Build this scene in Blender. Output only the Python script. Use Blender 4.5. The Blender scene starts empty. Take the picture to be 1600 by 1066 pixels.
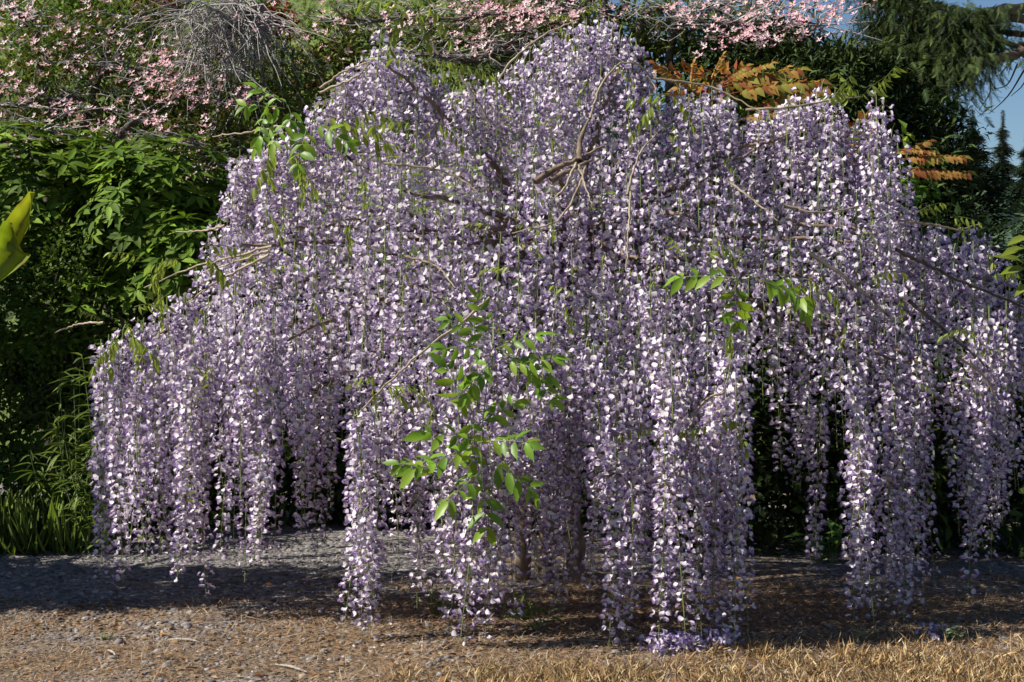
import bpy, math, random
import numpy as np
from mathutils import Matrix, Vector

random.seed(7)
RNG = np.random.default_rng(7)
scene = bpy.context.scene
COL = scene.collection

# ------------------------------------------------------------------ camera
F_PX, CX, HY, EYE = 2400.0, 800.0, 455.0, 1.25      # focal length in photo pixels, horizon row, eye height
cam_d = bpy.data.cameras.new('camera')
cam_d.sensor_width = 36.0
cam_d.lens = 36.0 * F_PX / 1600.0
cam_d.shift_y = -(533.0 - HY) / 1600.0
cam_d.clip_end = 2000
cam = bpy.data.objects.new('camera', cam_d)
COL.objects.link(cam)
cam.location = (0, 0, EYE)
cam.rotation_euler = (math.radians(90), 0, 0)
scene.camera = cam

# ------------------------------------------------------------------ light
SUN_EL, SUN_TOWARD_CAM = math.radians(40), math.radians(12)
to_sun = Vector((-math.cos(SUN_TOWARD_CAM) * math.cos(SUN_EL),
                 -math.sin(SUN_TOWARD_CAM) * math.cos(SUN_EL), math.sin(SUN_EL)))
world = bpy.data.worlds.new('World')
scene.world = world
world.use_nodes = True
wn = world.node_tree.nodes
sky = wn.new('ShaderNodeTexSky')
sky.sky_type = 'NISHITA'
sky.sun_disc = False
sky.sun_elevation = SUN_EL
sky.sun_rotation = math.atan2(to_sun.x, to_sun.y)
sky.air_density = 1.0
sky.dust_density = 0.0
sky.ozone_density = 6.0
wn['Background'].inputs['Strength'].default_value = 0.055
world.node_tree.links.new(sky.outputs[0], wn['Background'].inputs['Color'])
sun_d = bpy.data.lights.new('sun', 'SUN')
sun_d.energy = 5.0
sun_d.angle = math.radians(0.5)
sun_d.color = (1.0, 0.95, 0.87)
sun = bpy.data.objects.new('sun', sun_d)
COL.objects.link(sun)
sun.location = to_sun * 30
sun.rotation_euler = to_sun.to_track_quat('Z', 'Y').to_euler()
scene.view_settings.view_transform = 'Standard'
scene.view_settings.look = 'None'
scene.view_settings.gamma = 1
scene.view_settings.exposure = 0.65
scene.render.engine = 'CYCLES'
scene.cycles.max_bounces = 5
scene.cycles.diffuse_bounces = 3
scene.cycles.glossy_bounces = 2
scene.cycles.transparent_max_bounces = 4


def P(px, py, d):
    """a point at depth d that stands on this line of sight of the photograph"""
    return np.array([(px - CX) / F_PX * d, d, EYE + (HY - py) / F_PX * d])


# ------------------------------------------------------------------ mesh helpers
def mesh_np(name, V, F, C=None, smooth=False, mat=None):
    V = np.asarray(V, np.float32); F = np.asarray(F, np.int32)
    me = bpy.data.meshes.new(name)
    n, k = F.shape
    me.vertices.add(len(V)); me.vertices.foreach_set('co', V.ravel())
    me.loops.add(n * k); me.loops.foreach_set('vertex_index', F.ravel())
    me.polygons.add(n); me.polygons.foreach_set('loop_start', np.arange(0, n * k, k, dtype=np.int32))
    if smooth:
        me.polygons.foreach_set('use_smooth', np.ones(n, bool))
    me.update(calc_edges=True)
    if C is not None:
        a = me.color_attributes.new('Col', 'FLOAT_COLOR', 'POINT')
        c4 = np.ones((len(V), 4), np.float32); c4[:, :3] = C
        a.data.foreach_set('color', c4.ravel())
    if mat is not None:
        me.materials.append(mat)
    return me


class Geo:
    def __init__(s): s.V = []; s.F = []; s.C = []; s.n = 0
    def add(s, V, F, C):
        V = np.asarray(V, float); F = np.asarray(F, int)
        if F.shape[1] == 4:
            F = np.vstack([F[:, [0, 1, 2]], F[:, [0, 2, 3]]])
        s.V.append(V); s.F.append(F + s.n)
        s.C.append(np.broadcast_to(np.asarray(C, float), V.shape)); s.n += len(V)
        return s
    def inst(s, tpl, M, T, tint=None):
        V, F, C = tpl
        n = len(T); m = len(V)
        if n == 0: return s
        VV = (np.einsum('nij,mj->nmi', M, V) + T[:, None, :]).reshape(-1, 3)
        FF = (F[None] + (np.arange(n) * m)[:, None, None]).reshape(-1, 3)
        CC = np.broadcast_to(C[None], (n, m, 3))
        if tint is not None: CC = CC * tint[:, None, :]
        return s.add(VV, FF, np.clip(CC, 0, 1).reshape(-1, 3))
    def arrays(s): return np.vstack(s.V), np.vstack(s.F), np.vstack(s.C)
    def mesh(s, name, mat, smooth=False):
        V, F, C = s.arrays()
        return mesh_np(name, V, F, C, smooth, mat)


def thing(name, label, cat, loc=(0, 0, 0), group=None):
    o = bpy.data.objects.new(name, None); COL.objects.link(o)
    o.location = Vector(loc); o.empty_display_size = 0.1
    return tag(o, label, cat, group)

def tag(o, label=None, cat=None, group=None, kind=None):
    if label: o['label'] = label
    if cat: o['category'] = cat
    if group: o['group'] = group
    if kind: o['kind'] = kind
    return o

def obj(name, me, parent=None, kind=None, loc=None, rot=None, scale=None):
    o = bpy.data.objects.new(name, me); COL.objects.link(o)
    if parent is not None:
        o.parent = parent
        if parent.type == 'EMPTY':
            o.matrix_parent_inverse = Matrix.Translation(-Vector(parent.location))
    if loc is not None: o.location = Vector(loc)
    if rot is not None: o.rotation_euler = rot
    if scale is not None: o.scale = scale
    if kind: o['kind'] = kind
    return o


def unit(a):
    a = np.asarray(a, float)
    return a / np.maximum(np.linalg.norm(a, axis=-1, keepdims=True), 1e-9)

def frames(d, up, s=1.0, roll=None):
    """(n,3,3): local Y along d, local Z near up"""
    y = unit(d); x = unit(np.cross(y, up)); z = np.cross(x, y)
    if roll is not None:
        c, sn = np.cos(roll)[:, None], np.sin(roll)[:, None]
        x, z = x * c + z * sn, z * c - x * sn
    M = np.stack([x, y, z], axis=-1)
    s = np.asarray(s, float)
    return M * (s[:, None, None] if s.ndim == 1 else s)

def rnd_dirs(n, rng=RNG): return unit(rng.normal(size=(n, 3)))

def tube(pts, rad, sides=6):
    pts = np.asarray(pts, float); rad = np.broadcast_to(np.asarray(rad, float), (len(pts),))
    t = unit(np.gradient(pts, axis=0))
    ref = np.array([0.31, 0.87, 0.38]) if abs(t[0] @ np.array([0.31, 0.87, 0.38])) < .9 else np.array([1., 0, 0])
    a = unit(np.cross(t, ref)); b = np.cross(t, a)
    ang = np.arange(sides) / sides * 2 * np.pi
    V = (pts[:, None] + rad[:, None, None] * (a[:, None] * np.cos(ang)[None, :, None] + b[:, None] * np.sin(ang)[None, :, None])).reshape(-1, 3)
    F = []
    for i in range(len(pts) - 1):
        for j in range(sides):
            k = (j + 1) % sides
            F.append((i * sides + j, i * sides + k, (i + 1) * sides + k, (i + 1) * sides + j))
    return V, np.array(F)

def curve(ctrl, n=14, wob=0.0, rng=RNG):
    """smooth curve through control points (Catmull-Rom)"""
    c = np.asarray(ctrl, float)
    c = np.vstack([2 * c[0] - c[1], c, 2 * c[-1] - c[-2]])
    out = []
    seg = len(c) - 3
    for u in np.linspace(0, seg - 1e-6, n):
        i = int(u); f = u - i
        p0, p1, p2, p3 = c[i:i + 4]
        out.append(.5 * ((2 * p1) + (p2 - p0) * f + (2 * p0 - 5 * p1 + 4 * p2 - p3) * f * f + (3 * p1 - p0 - 3 * p2 + p3) * f ** 3))
    out = np.array(out)
    if wob: out[1:-1] += rng.normal(size=(n - 2, 3)) * wob
    return out

def vnoise(seed):
    r = np.random.default_rng(seed)
    K = r.normal(size=(10, 3)); ph = r.uniform(0, 6.28, 10)
    def f(p):
        p = np.asarray(p, float)
        return np.sin(p @ K.T * 1.7 + ph).sum(-1) / 4.0
    return f


# ------------------------------------------------------------------ materials
def nodes_of(name):
    m = bpy.data.materials.new(name); m.use_nodes = True
    nt = m.node_tree
    return m, nt, nt.nodes, nt.links, nt.nodes['Principled BSDF']

def leaf_mat(name, trans=0.3, rough=0.5, spec=0.4, var=0.25, tcol=(1, 1, 1), nscale=9.0):
    m, nt, N, L, b = nodes_of(name)
    at = N.new('ShaderNodeAttribute'); at.attribute_name = 'Col'
    geo = N.new('ShaderNodeNewGeometry'); oi = N.new('ShaderNodeObjectInfo')
    noise = N.new('ShaderNodeTexNoise'); noise.inputs['Scale'].default_value = nscale; noise.inputs['Detail'].default_value = 3
    L.new(geo.outputs['Position'], noise.inputs['Vector'])
    add = N.new('ShaderNodeMath'); add.operation = 'MULTIPLY_ADD'
    L.new(oi.outputs['Random'], add.inputs[0]); add.inputs[1].default_value = 0.5
    L.new(noise.outputs['Fac'], add.inputs[2])
    mr = N.new('ShaderNodeMapRange')
    L.new(add.outputs[0], mr.inputs['Value'])
    mr.inputs['From Min'].default_value = 0.3; mr.inputs['From Max'].default_value = 1.2
    mr.inputs['To Min'].default_value = 1 - var; mr.inputs['To Max'].default_value = 1 + var
    hs = N.new('ShaderNodeHueSaturation'); L.new(at.outputs['Color'], hs.inputs['Color']); L.new(mr.outputs[0], hs.inputs['Value'])
    L.new(hs.outputs[0], b.inputs['Base Color'])
    b.inputs['Roughness'].default_value = rough; b.inputs['Specular IOR Level'].default_value = spec
    if trans > 0:
        tr = N.new('ShaderNodeBsdfTranslucent')
        mc = N.new('ShaderNodeMix'); mc.data_type = 'RGBA'; mc.blend_type = 'MULTIPLY'; mc.inputs[0].default_value = 1
        L.new(hs.outputs[0], mc.inputs[6]); mc.inputs[7].default_value = (*tcol, 1)
        L.new(mc.outputs[2], tr.inputs['Color'])
        mx = N.new('ShaderNodeMixShader'); mx.inputs[0].default_value = trans
        L.new(b.outputs[0], mx.inputs[1]); L.new(tr.outputs[0], mx.inputs[2])
        L.new(mx.outputs[0], N['Material Output'].inputs['Surface'])
    return m

def bark_mat(name, c1, c2, scale=30, rough=0.85, bump=0.4):
    m, nt, N, L, b = nodes_of(name)
    tc = N.new('ShaderNodeTexCoord'); mp = N.new('ShaderNodeMapping'); mp.inputs['Scale'].default_value = (1, 1, .35)
    no = N.new('ShaderNodeTexNoise'); no.inputs['Scale'].default_value = scale; no.inputs['Detail'].default_value = 6
    L.new(tc.outputs['Object'], mp.inputs[0]); L.new(mp.outputs[0], no.inputs['Vector'])
    r = N.new('ShaderNodeValToRGB'); r.color_ramp.elements[0].position = .3; r.color_ramp.elements[1].position = .7
    r.color_ramp.elements[0].color = (*c1, 1); r.color_ramp.elements[1].color = (*c2, 1)
    L.new(no.outputs['Fac'], r.inputs[0]); L.new(r.outputs[0], b.inputs['Base Color'])
    bp = N.new('ShaderNodeBump'); bp.inputs['Strength'].default_value = bump; bp.inputs['Distance'].default_value = .01
    L.new(no.outputs['Fac'], bp.inputs['Height']); L.new(bp.outputs[0], b.inputs['Normal'])
    b.inputs['Roughness'].default_value = rough
    return m

M_petal = leaf_mat('wisteria_petal', 0.34, 0.65, 0.12, 0.16, (1.0, .93, 1.0), 14)
M_wleaf = leaf_mat('young_wisteria_leaf', 0.45, 0.42, 0.4, 0.2, (1.0, 1.0, .45))
M_leaf = leaf_mat('glossy_evergreen_leaf', 0.28, 0.6, 0.14, 0.35, (1, 1, .5))
M_soft = leaf_mat('soft_leaf', 0.35, 0.6, 0.25, 0.35, (1, 1, .5))
M_conif = leaf_mat('conifer_needles', 0.12, 0.65, 0.2, 0.4, (1, 1, .6), 5)
M_pink = leaf_mat('dogwood_bract', 0.3, 0.6, 0.2, 0.2, (1, .9, .9))
M_dry = leaf_mat('dry_plant_litter', 0.15, 0.8, 0.15, 0.35, (1, .9, .7), 20)
M_stone = leaf_mat('gravel_stone', 0.0, 0.85, 0.25, 0.35, (1, 1, 1), 60)
M_wbark = bark_mat('wisteria_bark', (.09, .06, .04), (.26, .19, .135), 40)
M_wcane = bark_mat('pale_wisteria_cane', (.20, .15, .09), (.46, .38, .27), 25)
M_dark = bark_mat('dark_bark', (.035, .028, .022), (.12, .10, .08), 30)
M_grey = bark_mat('grey_twig_bark', (.20, .18, .165), (.46, .43, .40), 40)
M_tan = bark_mat('conifer_bark', (.07, .05, .035), (.24, .17, .11), 20)
M_stalk = bark_mat('green_raceme_stalk', (.11, .16, .035), (.24, .30, .09), 30, .6, .1)
M_wood = bark_mat('weathered_wood_chip', (.22, .18, .14), (.50, .45, .38), 60)

# ------------------------------------------------------------------ the ground
def ground_material():
    m, nt, N, L, b = nodes_of('gravel_and_litter_ground')
    geo = N.new('ShaderNodeNewGeometry')
    def noise(sc, det=6, rough=.6):
        n = N.new('ShaderNodeTexNoise'); n.inputs['Scale'].default_value = sc; n.inputs['Detail'].default_value = det
        n.inputs['Roughness'].default_value = rough
        L.new(geo.outputs['Position'], n.inputs['Vector']); return n
    vor = N.new('ShaderNodeTexVoronoi'); vor.inputs['Scale'].default_value = 42
    L.new(geo.outputs['Position'], vor.inputs['Vector'])
    r1 = N.new('ShaderNodeValToRGB'); L.new(vor.outputs['Color'], r1.inputs[0])
    e = r1.color_ramp.elements
    e[0].color = (.08, .076, .077, 1); e[1].color = (.32, .295, .275, 1); e[0].position = .1; e[1].position = .95
    n1 = noise(2.2); n2 = noise(70)
    r2 = N.new('ShaderNodeValToRGB'); L.new(n2.outputs['Fac'], r2.inputs[0])
    r2.color_ramp.elements[0].color = (.075, .05, .032, 1); r2.color_ramp.elements[1].color = (.36, .25, .15, 1)
    r2.color_ramp.elements[0].position = .35; r2.color_ramp.elements[1].position = .7
    sep = N.new('ShaderNodeSeparateXYZ'); L.new(geo.outputs['Position'], sep.inputs[0])
    # litter lies under and in front of the wisteria, bare gravel on the drive behind
    mr = N.new('ShaderNodeMapRange'); L.new(sep.outputs['Y'], mr.inputs['Value'])
    mr.inputs['From Min'].default_value = 6.0; mr.inputs['From Max'].default_value = 6.45
    mr.inputs['To Min'].default_value = .2; mr.inputs['To Max'].default_value = -.32
    mrx = N.new('ShaderNodeMapRange'); L.new(sep.outputs['X'], mrx.inputs['Value'])
    mrx.inputs['From Min'].default_value = -.7; mrx.inputs['From Max'].default_value = -.2
    mrx.inputs['To Min'].default_value = -.02; mrx.inputs['To Max'].default_value = .38
    ad = N.new('ShaderNodeMath'); L.new(n1.outputs['Fac'], ad.inputs[0]); L.new(mr.outputs[0], ad.inputs[1])
    ad2 = N.new('ShaderNodeMath'); L.new(ad.outputs[0], ad2.inputs[0]); L.new(mrx.outputs[0], ad2.inputs[1])
    st = N.new('ShaderNodeMapRange'); L.new(ad2.outputs[0], st.inputs['Value'])
    st.inputs['From Min'].default_value = .5; st.inputs['From Max'].default_value = .72
    mx = N.new('ShaderNodeMix'); mx.data_type = 'RGBA'
    L.new(st.outputs[0], mx.inputs[0]); L.new(r1.outputs[0], mx.inputs[6]); L.new(r2.outputs[0], mx.inputs[7])
    L.new(mx.outputs[2], b.inputs['Base Color'])
    b.inputs['Roughness'].default_value = .95; b.inputs['Specular IOR Level'].default_value = .15
    bp = N.new('ShaderNodeBump'); bp.inputs['Strength'].default_value = .9; bp.inputs['Distance'].default_value = .012
    mh = N.new('ShaderNodeMath'); mh.operation = 'MULTIPLY_ADD'
    L.new(vor.outputs['Distance'], mh.inputs[0]); mh.inputs[1].default_value = -1.2; L.new(n2.outputs['Fac'], mh.inputs[2])
    L.new(mh.outputs[0], bp.inputs['Height']); L.new(bp.outputs[0], b.inputs['Normal'])
    return m
M_ground = ground_material()
gn = vnoise(3)
def ground_z(x, y):
    p = np.stack([np.asarray(x) * 2.2, np.asarray(y) * 2.2, np.zeros_like(np.asarray(x, float))], -1)
    return 0.006 * gn(p) * (np.abs(np.asarray(x)) < 4) * (np.asarray(y) < 9)
xs = np.concatenate([[-300, -60, -15], np.linspace(-4, 4, 90), [15, 60, 300]])
ys = np.concatenate([[-60, -10, 0, 3], np.linspace(4, 9, 60), [15, 60, 200, 700]])
X, Y = np.meshgrid(xs, ys)
V = np.stack([X.ravel(), Y.ravel(), ground_z(X.ravel(), Y.ravel())], -1)
nx = len(xs)
Fg = np.array([(j * nx + i, j * nx + i + 1, (j + 1) * nx + i + 1, (j + 1) * nx + i) for j in range(len(ys) - 1) for i in range(nx - 1)])
obj('ground', mesh_np('ground', V, Fg, None, True, M_ground), kind='structure')

def hill():
    m, nt, N, L, b = nodes_of('grassy_bank')
    no = N.new('ShaderNodeTexNoise'); no.inputs['Scale'].default_value = 6; no.inputs['Detail'].default_value = 8
    geo = N.new('ShaderNodeNewGeometry'); L.new(geo.outputs['Position'], no.inputs['Vector'])
    r = N.new('ShaderNodeValToRGB'); L.new(no.outputs['Fac'], r.inputs[0])
    r.color_ramp.elements[0].color = (.05, .075, .015, 1); r.color_ramp.elements[1].color = (.16, .23, .035, 1)
    r.color_ramp.elements[0].position = .35; r.color_ramp.elements[1].position = .7
    L.new(r.outputs[0], b.inputs['Base Color']); b.inputs['Roughness'].default_value = .9
    bp = N.new('ShaderNodeBump'); bp.inputs['Strength'].default_value = 1; bp.inputs['Distance'].default_value = .1
    L.new(no.outputs['Fac'], bp.inputs['Height']); L.new(bp.outputs[0], b.inputs['Normal'])
    xs = np.linspace(-26, 4.5, 70); ys = np.linspace(10.4, 40, 50)
    X, Y = np.meshgrid(xs, ys)
    rise = np.clip((Y - 10.4) / 5.5, 0, 1); rise = rise * rise * (3 - 2 * rise)
    fall = np.clip((3.2 - X) / 3.5, 0, 1); fall = fall * fall * (3 - 2 * fall)
    Z = -0.02 + 5.2 * rise * fall + .12 * gn(np.stack([X, Y, X * 0], -1)) * rise * fall
    V = np.stack([X.ravel(), Y.ravel(), Z.ravel()], -1); nx = len(xs)
    F = np.array([(j * nx + i, j * nx + i + 1, (j + 1) * nx + i + 1, (j + 1) * nx + i) for j in range(len(ys) - 1) for i in range(nx - 1)])
    obj('hillside', mesh_np('hillside', V, F, None, True, m), kind='structure')
hill()

# ------------------------------------------------------------------ leaf templates  (length 1 along +Y, Z up)
def leaf_tpl(w=.2, curl=.12, col=(1, 1, 1), fold=.06, long=False):
    if not long:
        V = np.array([[0, 0, 0], [-w, .45, fold], [w, .45, fold], [0, .5, 0], [0, 1, -curl]])
        F = np.array([[0, 3, 1], [0, 2, 3], [1, 3, 4], [3, 2, 4]])
    else:
        V = np.array([[0, 0, 0], [-w * .8, .25, fold], [0, .27, .0], [w * .8, .25, fold],
                      [-w, .58, fold - curl * .35], [0, .6, -curl * .35 - .01], [w, .58, fold - curl * .35], [0, 1, -curl]])
        F = np.array([[0, 2, 1], [0, 3, 2], [1, 2, 5], [1, 5, 4], [2, 3, 6], [2, 6, 5], [4, 5, 7], [5, 6, 7]])
    return V, F, np.broadcast_to(np.array(col, float), V.shape).copy()

def blob(center, radii, n, inner=.55, seed=0, rough=.25, low=None):
    """points through an uneven ellipsoid, more near its outside; returns points and outward directions"""
    rng = np.random.default_rng(seed)
    nz = vnoise(seed + 50)
    d = rnd_dirs(n, rng)
    r = (inner + (1 - inner) * rng.random(n) ** .6) * (1 + rough * nz(d * 2.3))
    p = np.asarray(center) + d * r[:, None] * np.asarray(radii)
    out = unit(d / np.asarray(radii))
    if low is not None:
        k = p[:, 2] > low; p, out = p[k], out[k]
    return p, out

def pal(cols, n, rng, jit=.15):
    c = np.array(cols)[rng.integers(0, len(cols), n)]
    return c * (1 + jit * rng.normal(size=(n, 1)))

def leaves_at(geo, p, out, size, cols, seed, tpl, upbias=.4, spread=.8, per=1):
    rng = np.random.default_rng(seed)
    p = np.repeat(p, per, 0); out = np.repeat(out, per, 0)
    n = len(p)
    d = unit(out + rng.normal(size=(n, 3)) * spread)
    up = unit(out * .5 + np.array([0, 0, upbias + .6]) + rng.normal(size=(n, 3)) * .45)
    s = size * rng.uniform(.65, 1.25, n)
    geo.inst(tpl, frames(d, up, s), p, pal(cols, n, rng))

def sticks(geo, starts, ends, r, col, wob=.02, rng=RNG, sides=3, sag=0.):
    for a, b in zip(starts, ends):
        mid = (a + b) / 2 + rng.normal(size=3) * wob * np.linalg.norm(b - a) * 4 + np.array([0, 0, sag])
        pts = curve([a, mid, b], 5)
        V, F = tube(pts, np.linspace(r, r * .35, 5), sides)
        geo.add(V, F, col)

WHITE = (1, 1, 1)
T_LEAF = leaf_tpl(.2); T_LONG = leaf_tpl(.17, .18, long=True); T_SMALL = leaf_tpl(.28, .1)
T_YEW = leaf_tpl(.13, .3)
T_NARROW = leaf_tpl(.07, .35, long=True)

# ------------------------------------------------------------------ generic leafy shrub
def shrub(name, label, cat, base, blobs, size, cols, seed, tpl=T_LEAF, mat=None, per=1, whorl=0, parts=0, group=None,
          spread=.8, stem_r=.02, low=.03, nstem=7, stem_mat=None):
    mat = mat or M_leaf
    t = thing(name, label, cat, base, group)
    rng = np.random.default_rng(seed)
    g = Geo()
    pts = []; outs = []
    for k, (c, r, n) in enumerate(blobs):
        p, o = blob(c, r, n, seed=seed + k, low=low); pts.append(p); outs.append(o)
    p = np.vstack(pts); o = np.vstack(outs)
    if whorl:
        # rosettes: leaves in a ring round the tip of each shoot
        n = len(p)
        ax = unit(o * .7 + np.array([0, 0, .9]) + rng.normal(size=(n, 3)) * .25)
        a1 = unit(np.cross(ax, rng.normal(size=(n, 3)))); a2 = np.cross(ax, a1)
        ang = (np.arange(whorl) / whorl * 2 * np.pi)[None] + rng.uniform(0, 6, (n, 1)) + rng.normal(size=(n, whorl)) * .2
        d = a1[:, None] * np.cos(ang)[..., None] + a2[:, None] * np.sin(ang)[..., None] + ax[:, None] * rng.uniform(-.15, .45, (n, whorl, 1))
        up = np.repeat(ax[:, None], whorl, 1)
        M = frames(d.reshape(-1, 3), up.reshape(-1, 3), size * rng.uniform(.7, 1.2, n * whorl))
        T = np.repeat(p, whorl, 0) + M[:, :, 1] * .08
        tint = np.repeat(pal(cols, n, rng, .2), whorl, 0) * (1 + .12 * rng.normal(size=(n * whorl, 1)))
    else:
        p2 = np.repeat(p, per, 0); o2 = np.repeat(o, per, 0); n = len(p2)
        M = frames(o2 + rng.normal(size=(n, 3)) * spread, o2 * .5 + np.array([0, 0, 1.]) + rng.normal(size=(n, 3)) * .45,
                   size * rng.uniform(.65, 1.25, n))
        T = p2 + rng.normal(size=(n, 3)) * size * .5; tint = pal(cols, n, rng, .2)
    ids = np.arange(len(T)); np.random.default_rng(seed).shuffle(ids)
    if parts:
        vis = np.argsort(T[:, 1] - .25 * T[:, 2] + .6 * (T[:, 2] < 1.1))[:parts]
        sel = np.zeros(len(T), bool); sel[vis] = True
        protos = []
        for q in range(4):
            c = pal(cols, 1, rng, .1)[0]
            V, F, C = tpl
            protos.append(mesh_np('leaf', V, F, np.clip(C * c, 0, 1), False, mat))
        for i in vis:
            o_ = obj('leaf', protos[i % 4], t)
            o_.matrix_basis = Matrix.Translation(T[i].tolist()) @ Matrix(M[i].tolist()).to_4x4()
        g.inst(tpl, M[~sel], T[~sel], tint[~sel])
    else:
        g.inst(tpl, M, T, tint)
    obj('foliage', g.mesh('foliage', mat), t, 'stuff')
    gs = Geo()
    pick = p[rng.integers(0, len(p), nstem * 6)]
    b0 = np.asarray(base, float)
    for q in range(nstem):
        e = pick[q * 6]
        b1 = b0 + rng.normal(size=3) * [.12, .08, 0]
        V, F = tube(curve([b1, b1 * .4 + e * .6 + np.array([0, 0, .1]), e], 8, .01), np.linspace(stem_r, stem_r * .4, 8), 5); gs.add(V, F, WHITE)
        mid = b1 * .35 + e * .65
        for w in range(5):
            V, F = tube(curve([mid, (mid + pick[q * 6 + 1 + w]) / 2 + rng.normal(size=3) * .05, pick[q * 6 + 1 + w]], 5), np.linspace(stem_r * .5, stem_r * .15, 5), 4); gs.add(V, F, WHITE)
    obj('stems', gs.mesh('stems', stem_mat or M_dark), t)
    return t

# ------------------------------------------------------------------ background: far conifers
def spray_tpl(seed, n=11, droop=.5, fat=.03):
    """a drooping flat conifer spray, length 1 along +Y"""
    rng = np.random.default_rng(seed); g = Geo()
    for i in range(n):
        u = (i + .4) / n
        for s in (-1, 1):
            L = .34 * (1 - u * .75) * rng.uniform(.8, 1.2)
            a = np.array([0, u, -droop * u * u])
            tip = a + np.array([s * L * .8, L * .65, -L * rng.uniform(.15, .6)])
            w = np.array([0, fat, .0])
            g.add(np.array([a - w, a + w, tip]), np.array([[0, 1, 2]]), WHITE)
    for i in range(3):
        a = np.array([0, i / 3, -droop * (i / 3) ** 2]); b = np.array([0, (i + 1) / 3, -droop * ((i + 1) / 3) ** 2])
        w = np.array([.012, 0, 0]); g.add(np.array([a - w, a + w, b]), np.array([[0, 1, 2]]), (.7, .55, .4))
    return g.arrays()
T_SPRAY = [spray_tpl(s) for s in range(4)]
T_FAR = [spray_tpl(s + 20, 7, .5, .085) for s in range(4)]

def far_conifer(x, y, h, r, seed, label, cols):
    t = thing('conifer_tree', label, 'tree', (x, y, 0), 'far conifers beyond the garden')
    rng = np.random.default_rng(seed)
    V, F = tube(np.array([[x, y, 0], [x, y, h * .5], [x, y, h * .97]]), [h * .018, h * .011, .02], 7)
    obj('trunk', Geo().add(V, F, WHITE).mesh('trunk', M_tan), t)
    g = Geo(); n = 3200
    u = rng.random(n)
    z = h * (.10 + .9 * u); rr = r * 1.25 * (1 - u) * (.8 + .35 * np.sin(u * 70 + seed) + .15 * rng.random(n)) + .02
    a = rng.uniform(0, 6.283, n)
    d = np.stack([np.cos(a), np.sin(a), -.15 + .35 * u + rng.normal(size=n) * .15], -1)
    p = np.stack([x + np.cos(a) * rr * .12, y + np.sin(a) * rr * .12, z], -1)
    for q in range(4):
        k = np.arange(n) % 4 == q
        M = frames(d[k], np.tile([0, 0, 1.], (k.sum(), 1)), np.maximum(rr[k] * .85, .09) * rng.uniform(.7, 1.2, k.sum()))
        g.inst(T_FAR[q], M, p[k], pal(cols, k.sum(), rng, .25))
    obj('crown', g.mesh('crown', M_conif), t, 'stuff')
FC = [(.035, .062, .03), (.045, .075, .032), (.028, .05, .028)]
for px, top, d, r, lab in ((1518, 172, 42, 1.9, 'tallest dark far conifer rising beside the drooping spruce boughs'),
                           (1567, 172, 55, 1.5, 'slim pale green far conifer against the blue sky'),
                           (1605, 205, 48, 1.6, 'broad dark far conifer standing beyond the slim pale one'),
                           (1448, 215, 46, 1.7, 'far conifer half hidden behind the orange leaved shrub'),
                           (1650, 180, 50, 2.0, 'tall far conifer at the end of the row past the broad one')):
    q = P(px, top, d); far_conifer(q[0], d, q[2], r, int(px), lab, FC if d < 50 else [(.07, .10, .06), (.06, .09, .055)])
# a dark belt of lower growth between them
rng = np.random.default_rng(5); g = Geo()
n = 4200
px = rng.uniform(1350, 1800, n); d = rng.uniform(34, 40, n)
z = rng.random(n) ** .7 * (2.6 + .5 * np.sin(px / 23.) + .35 * np.sin(px / 9.))
T = np.stack([(px - CX) / F_PX * d, d, z + .05], -1)
g.inst(T_FAR[1], frames(rnd_dirs(n) * [1, 1, .4], np.tile([0, 0, 1.], (n, 1)), rng.uniform(.4, .9, n)), T, pal(FC, n, rng, .3))
tag(obj('distant_thicket', g.mesh('distant_thicket', M_conif)), 'dark green distant thicket below the far conifers', 'thicket', kind='stuff')

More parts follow.
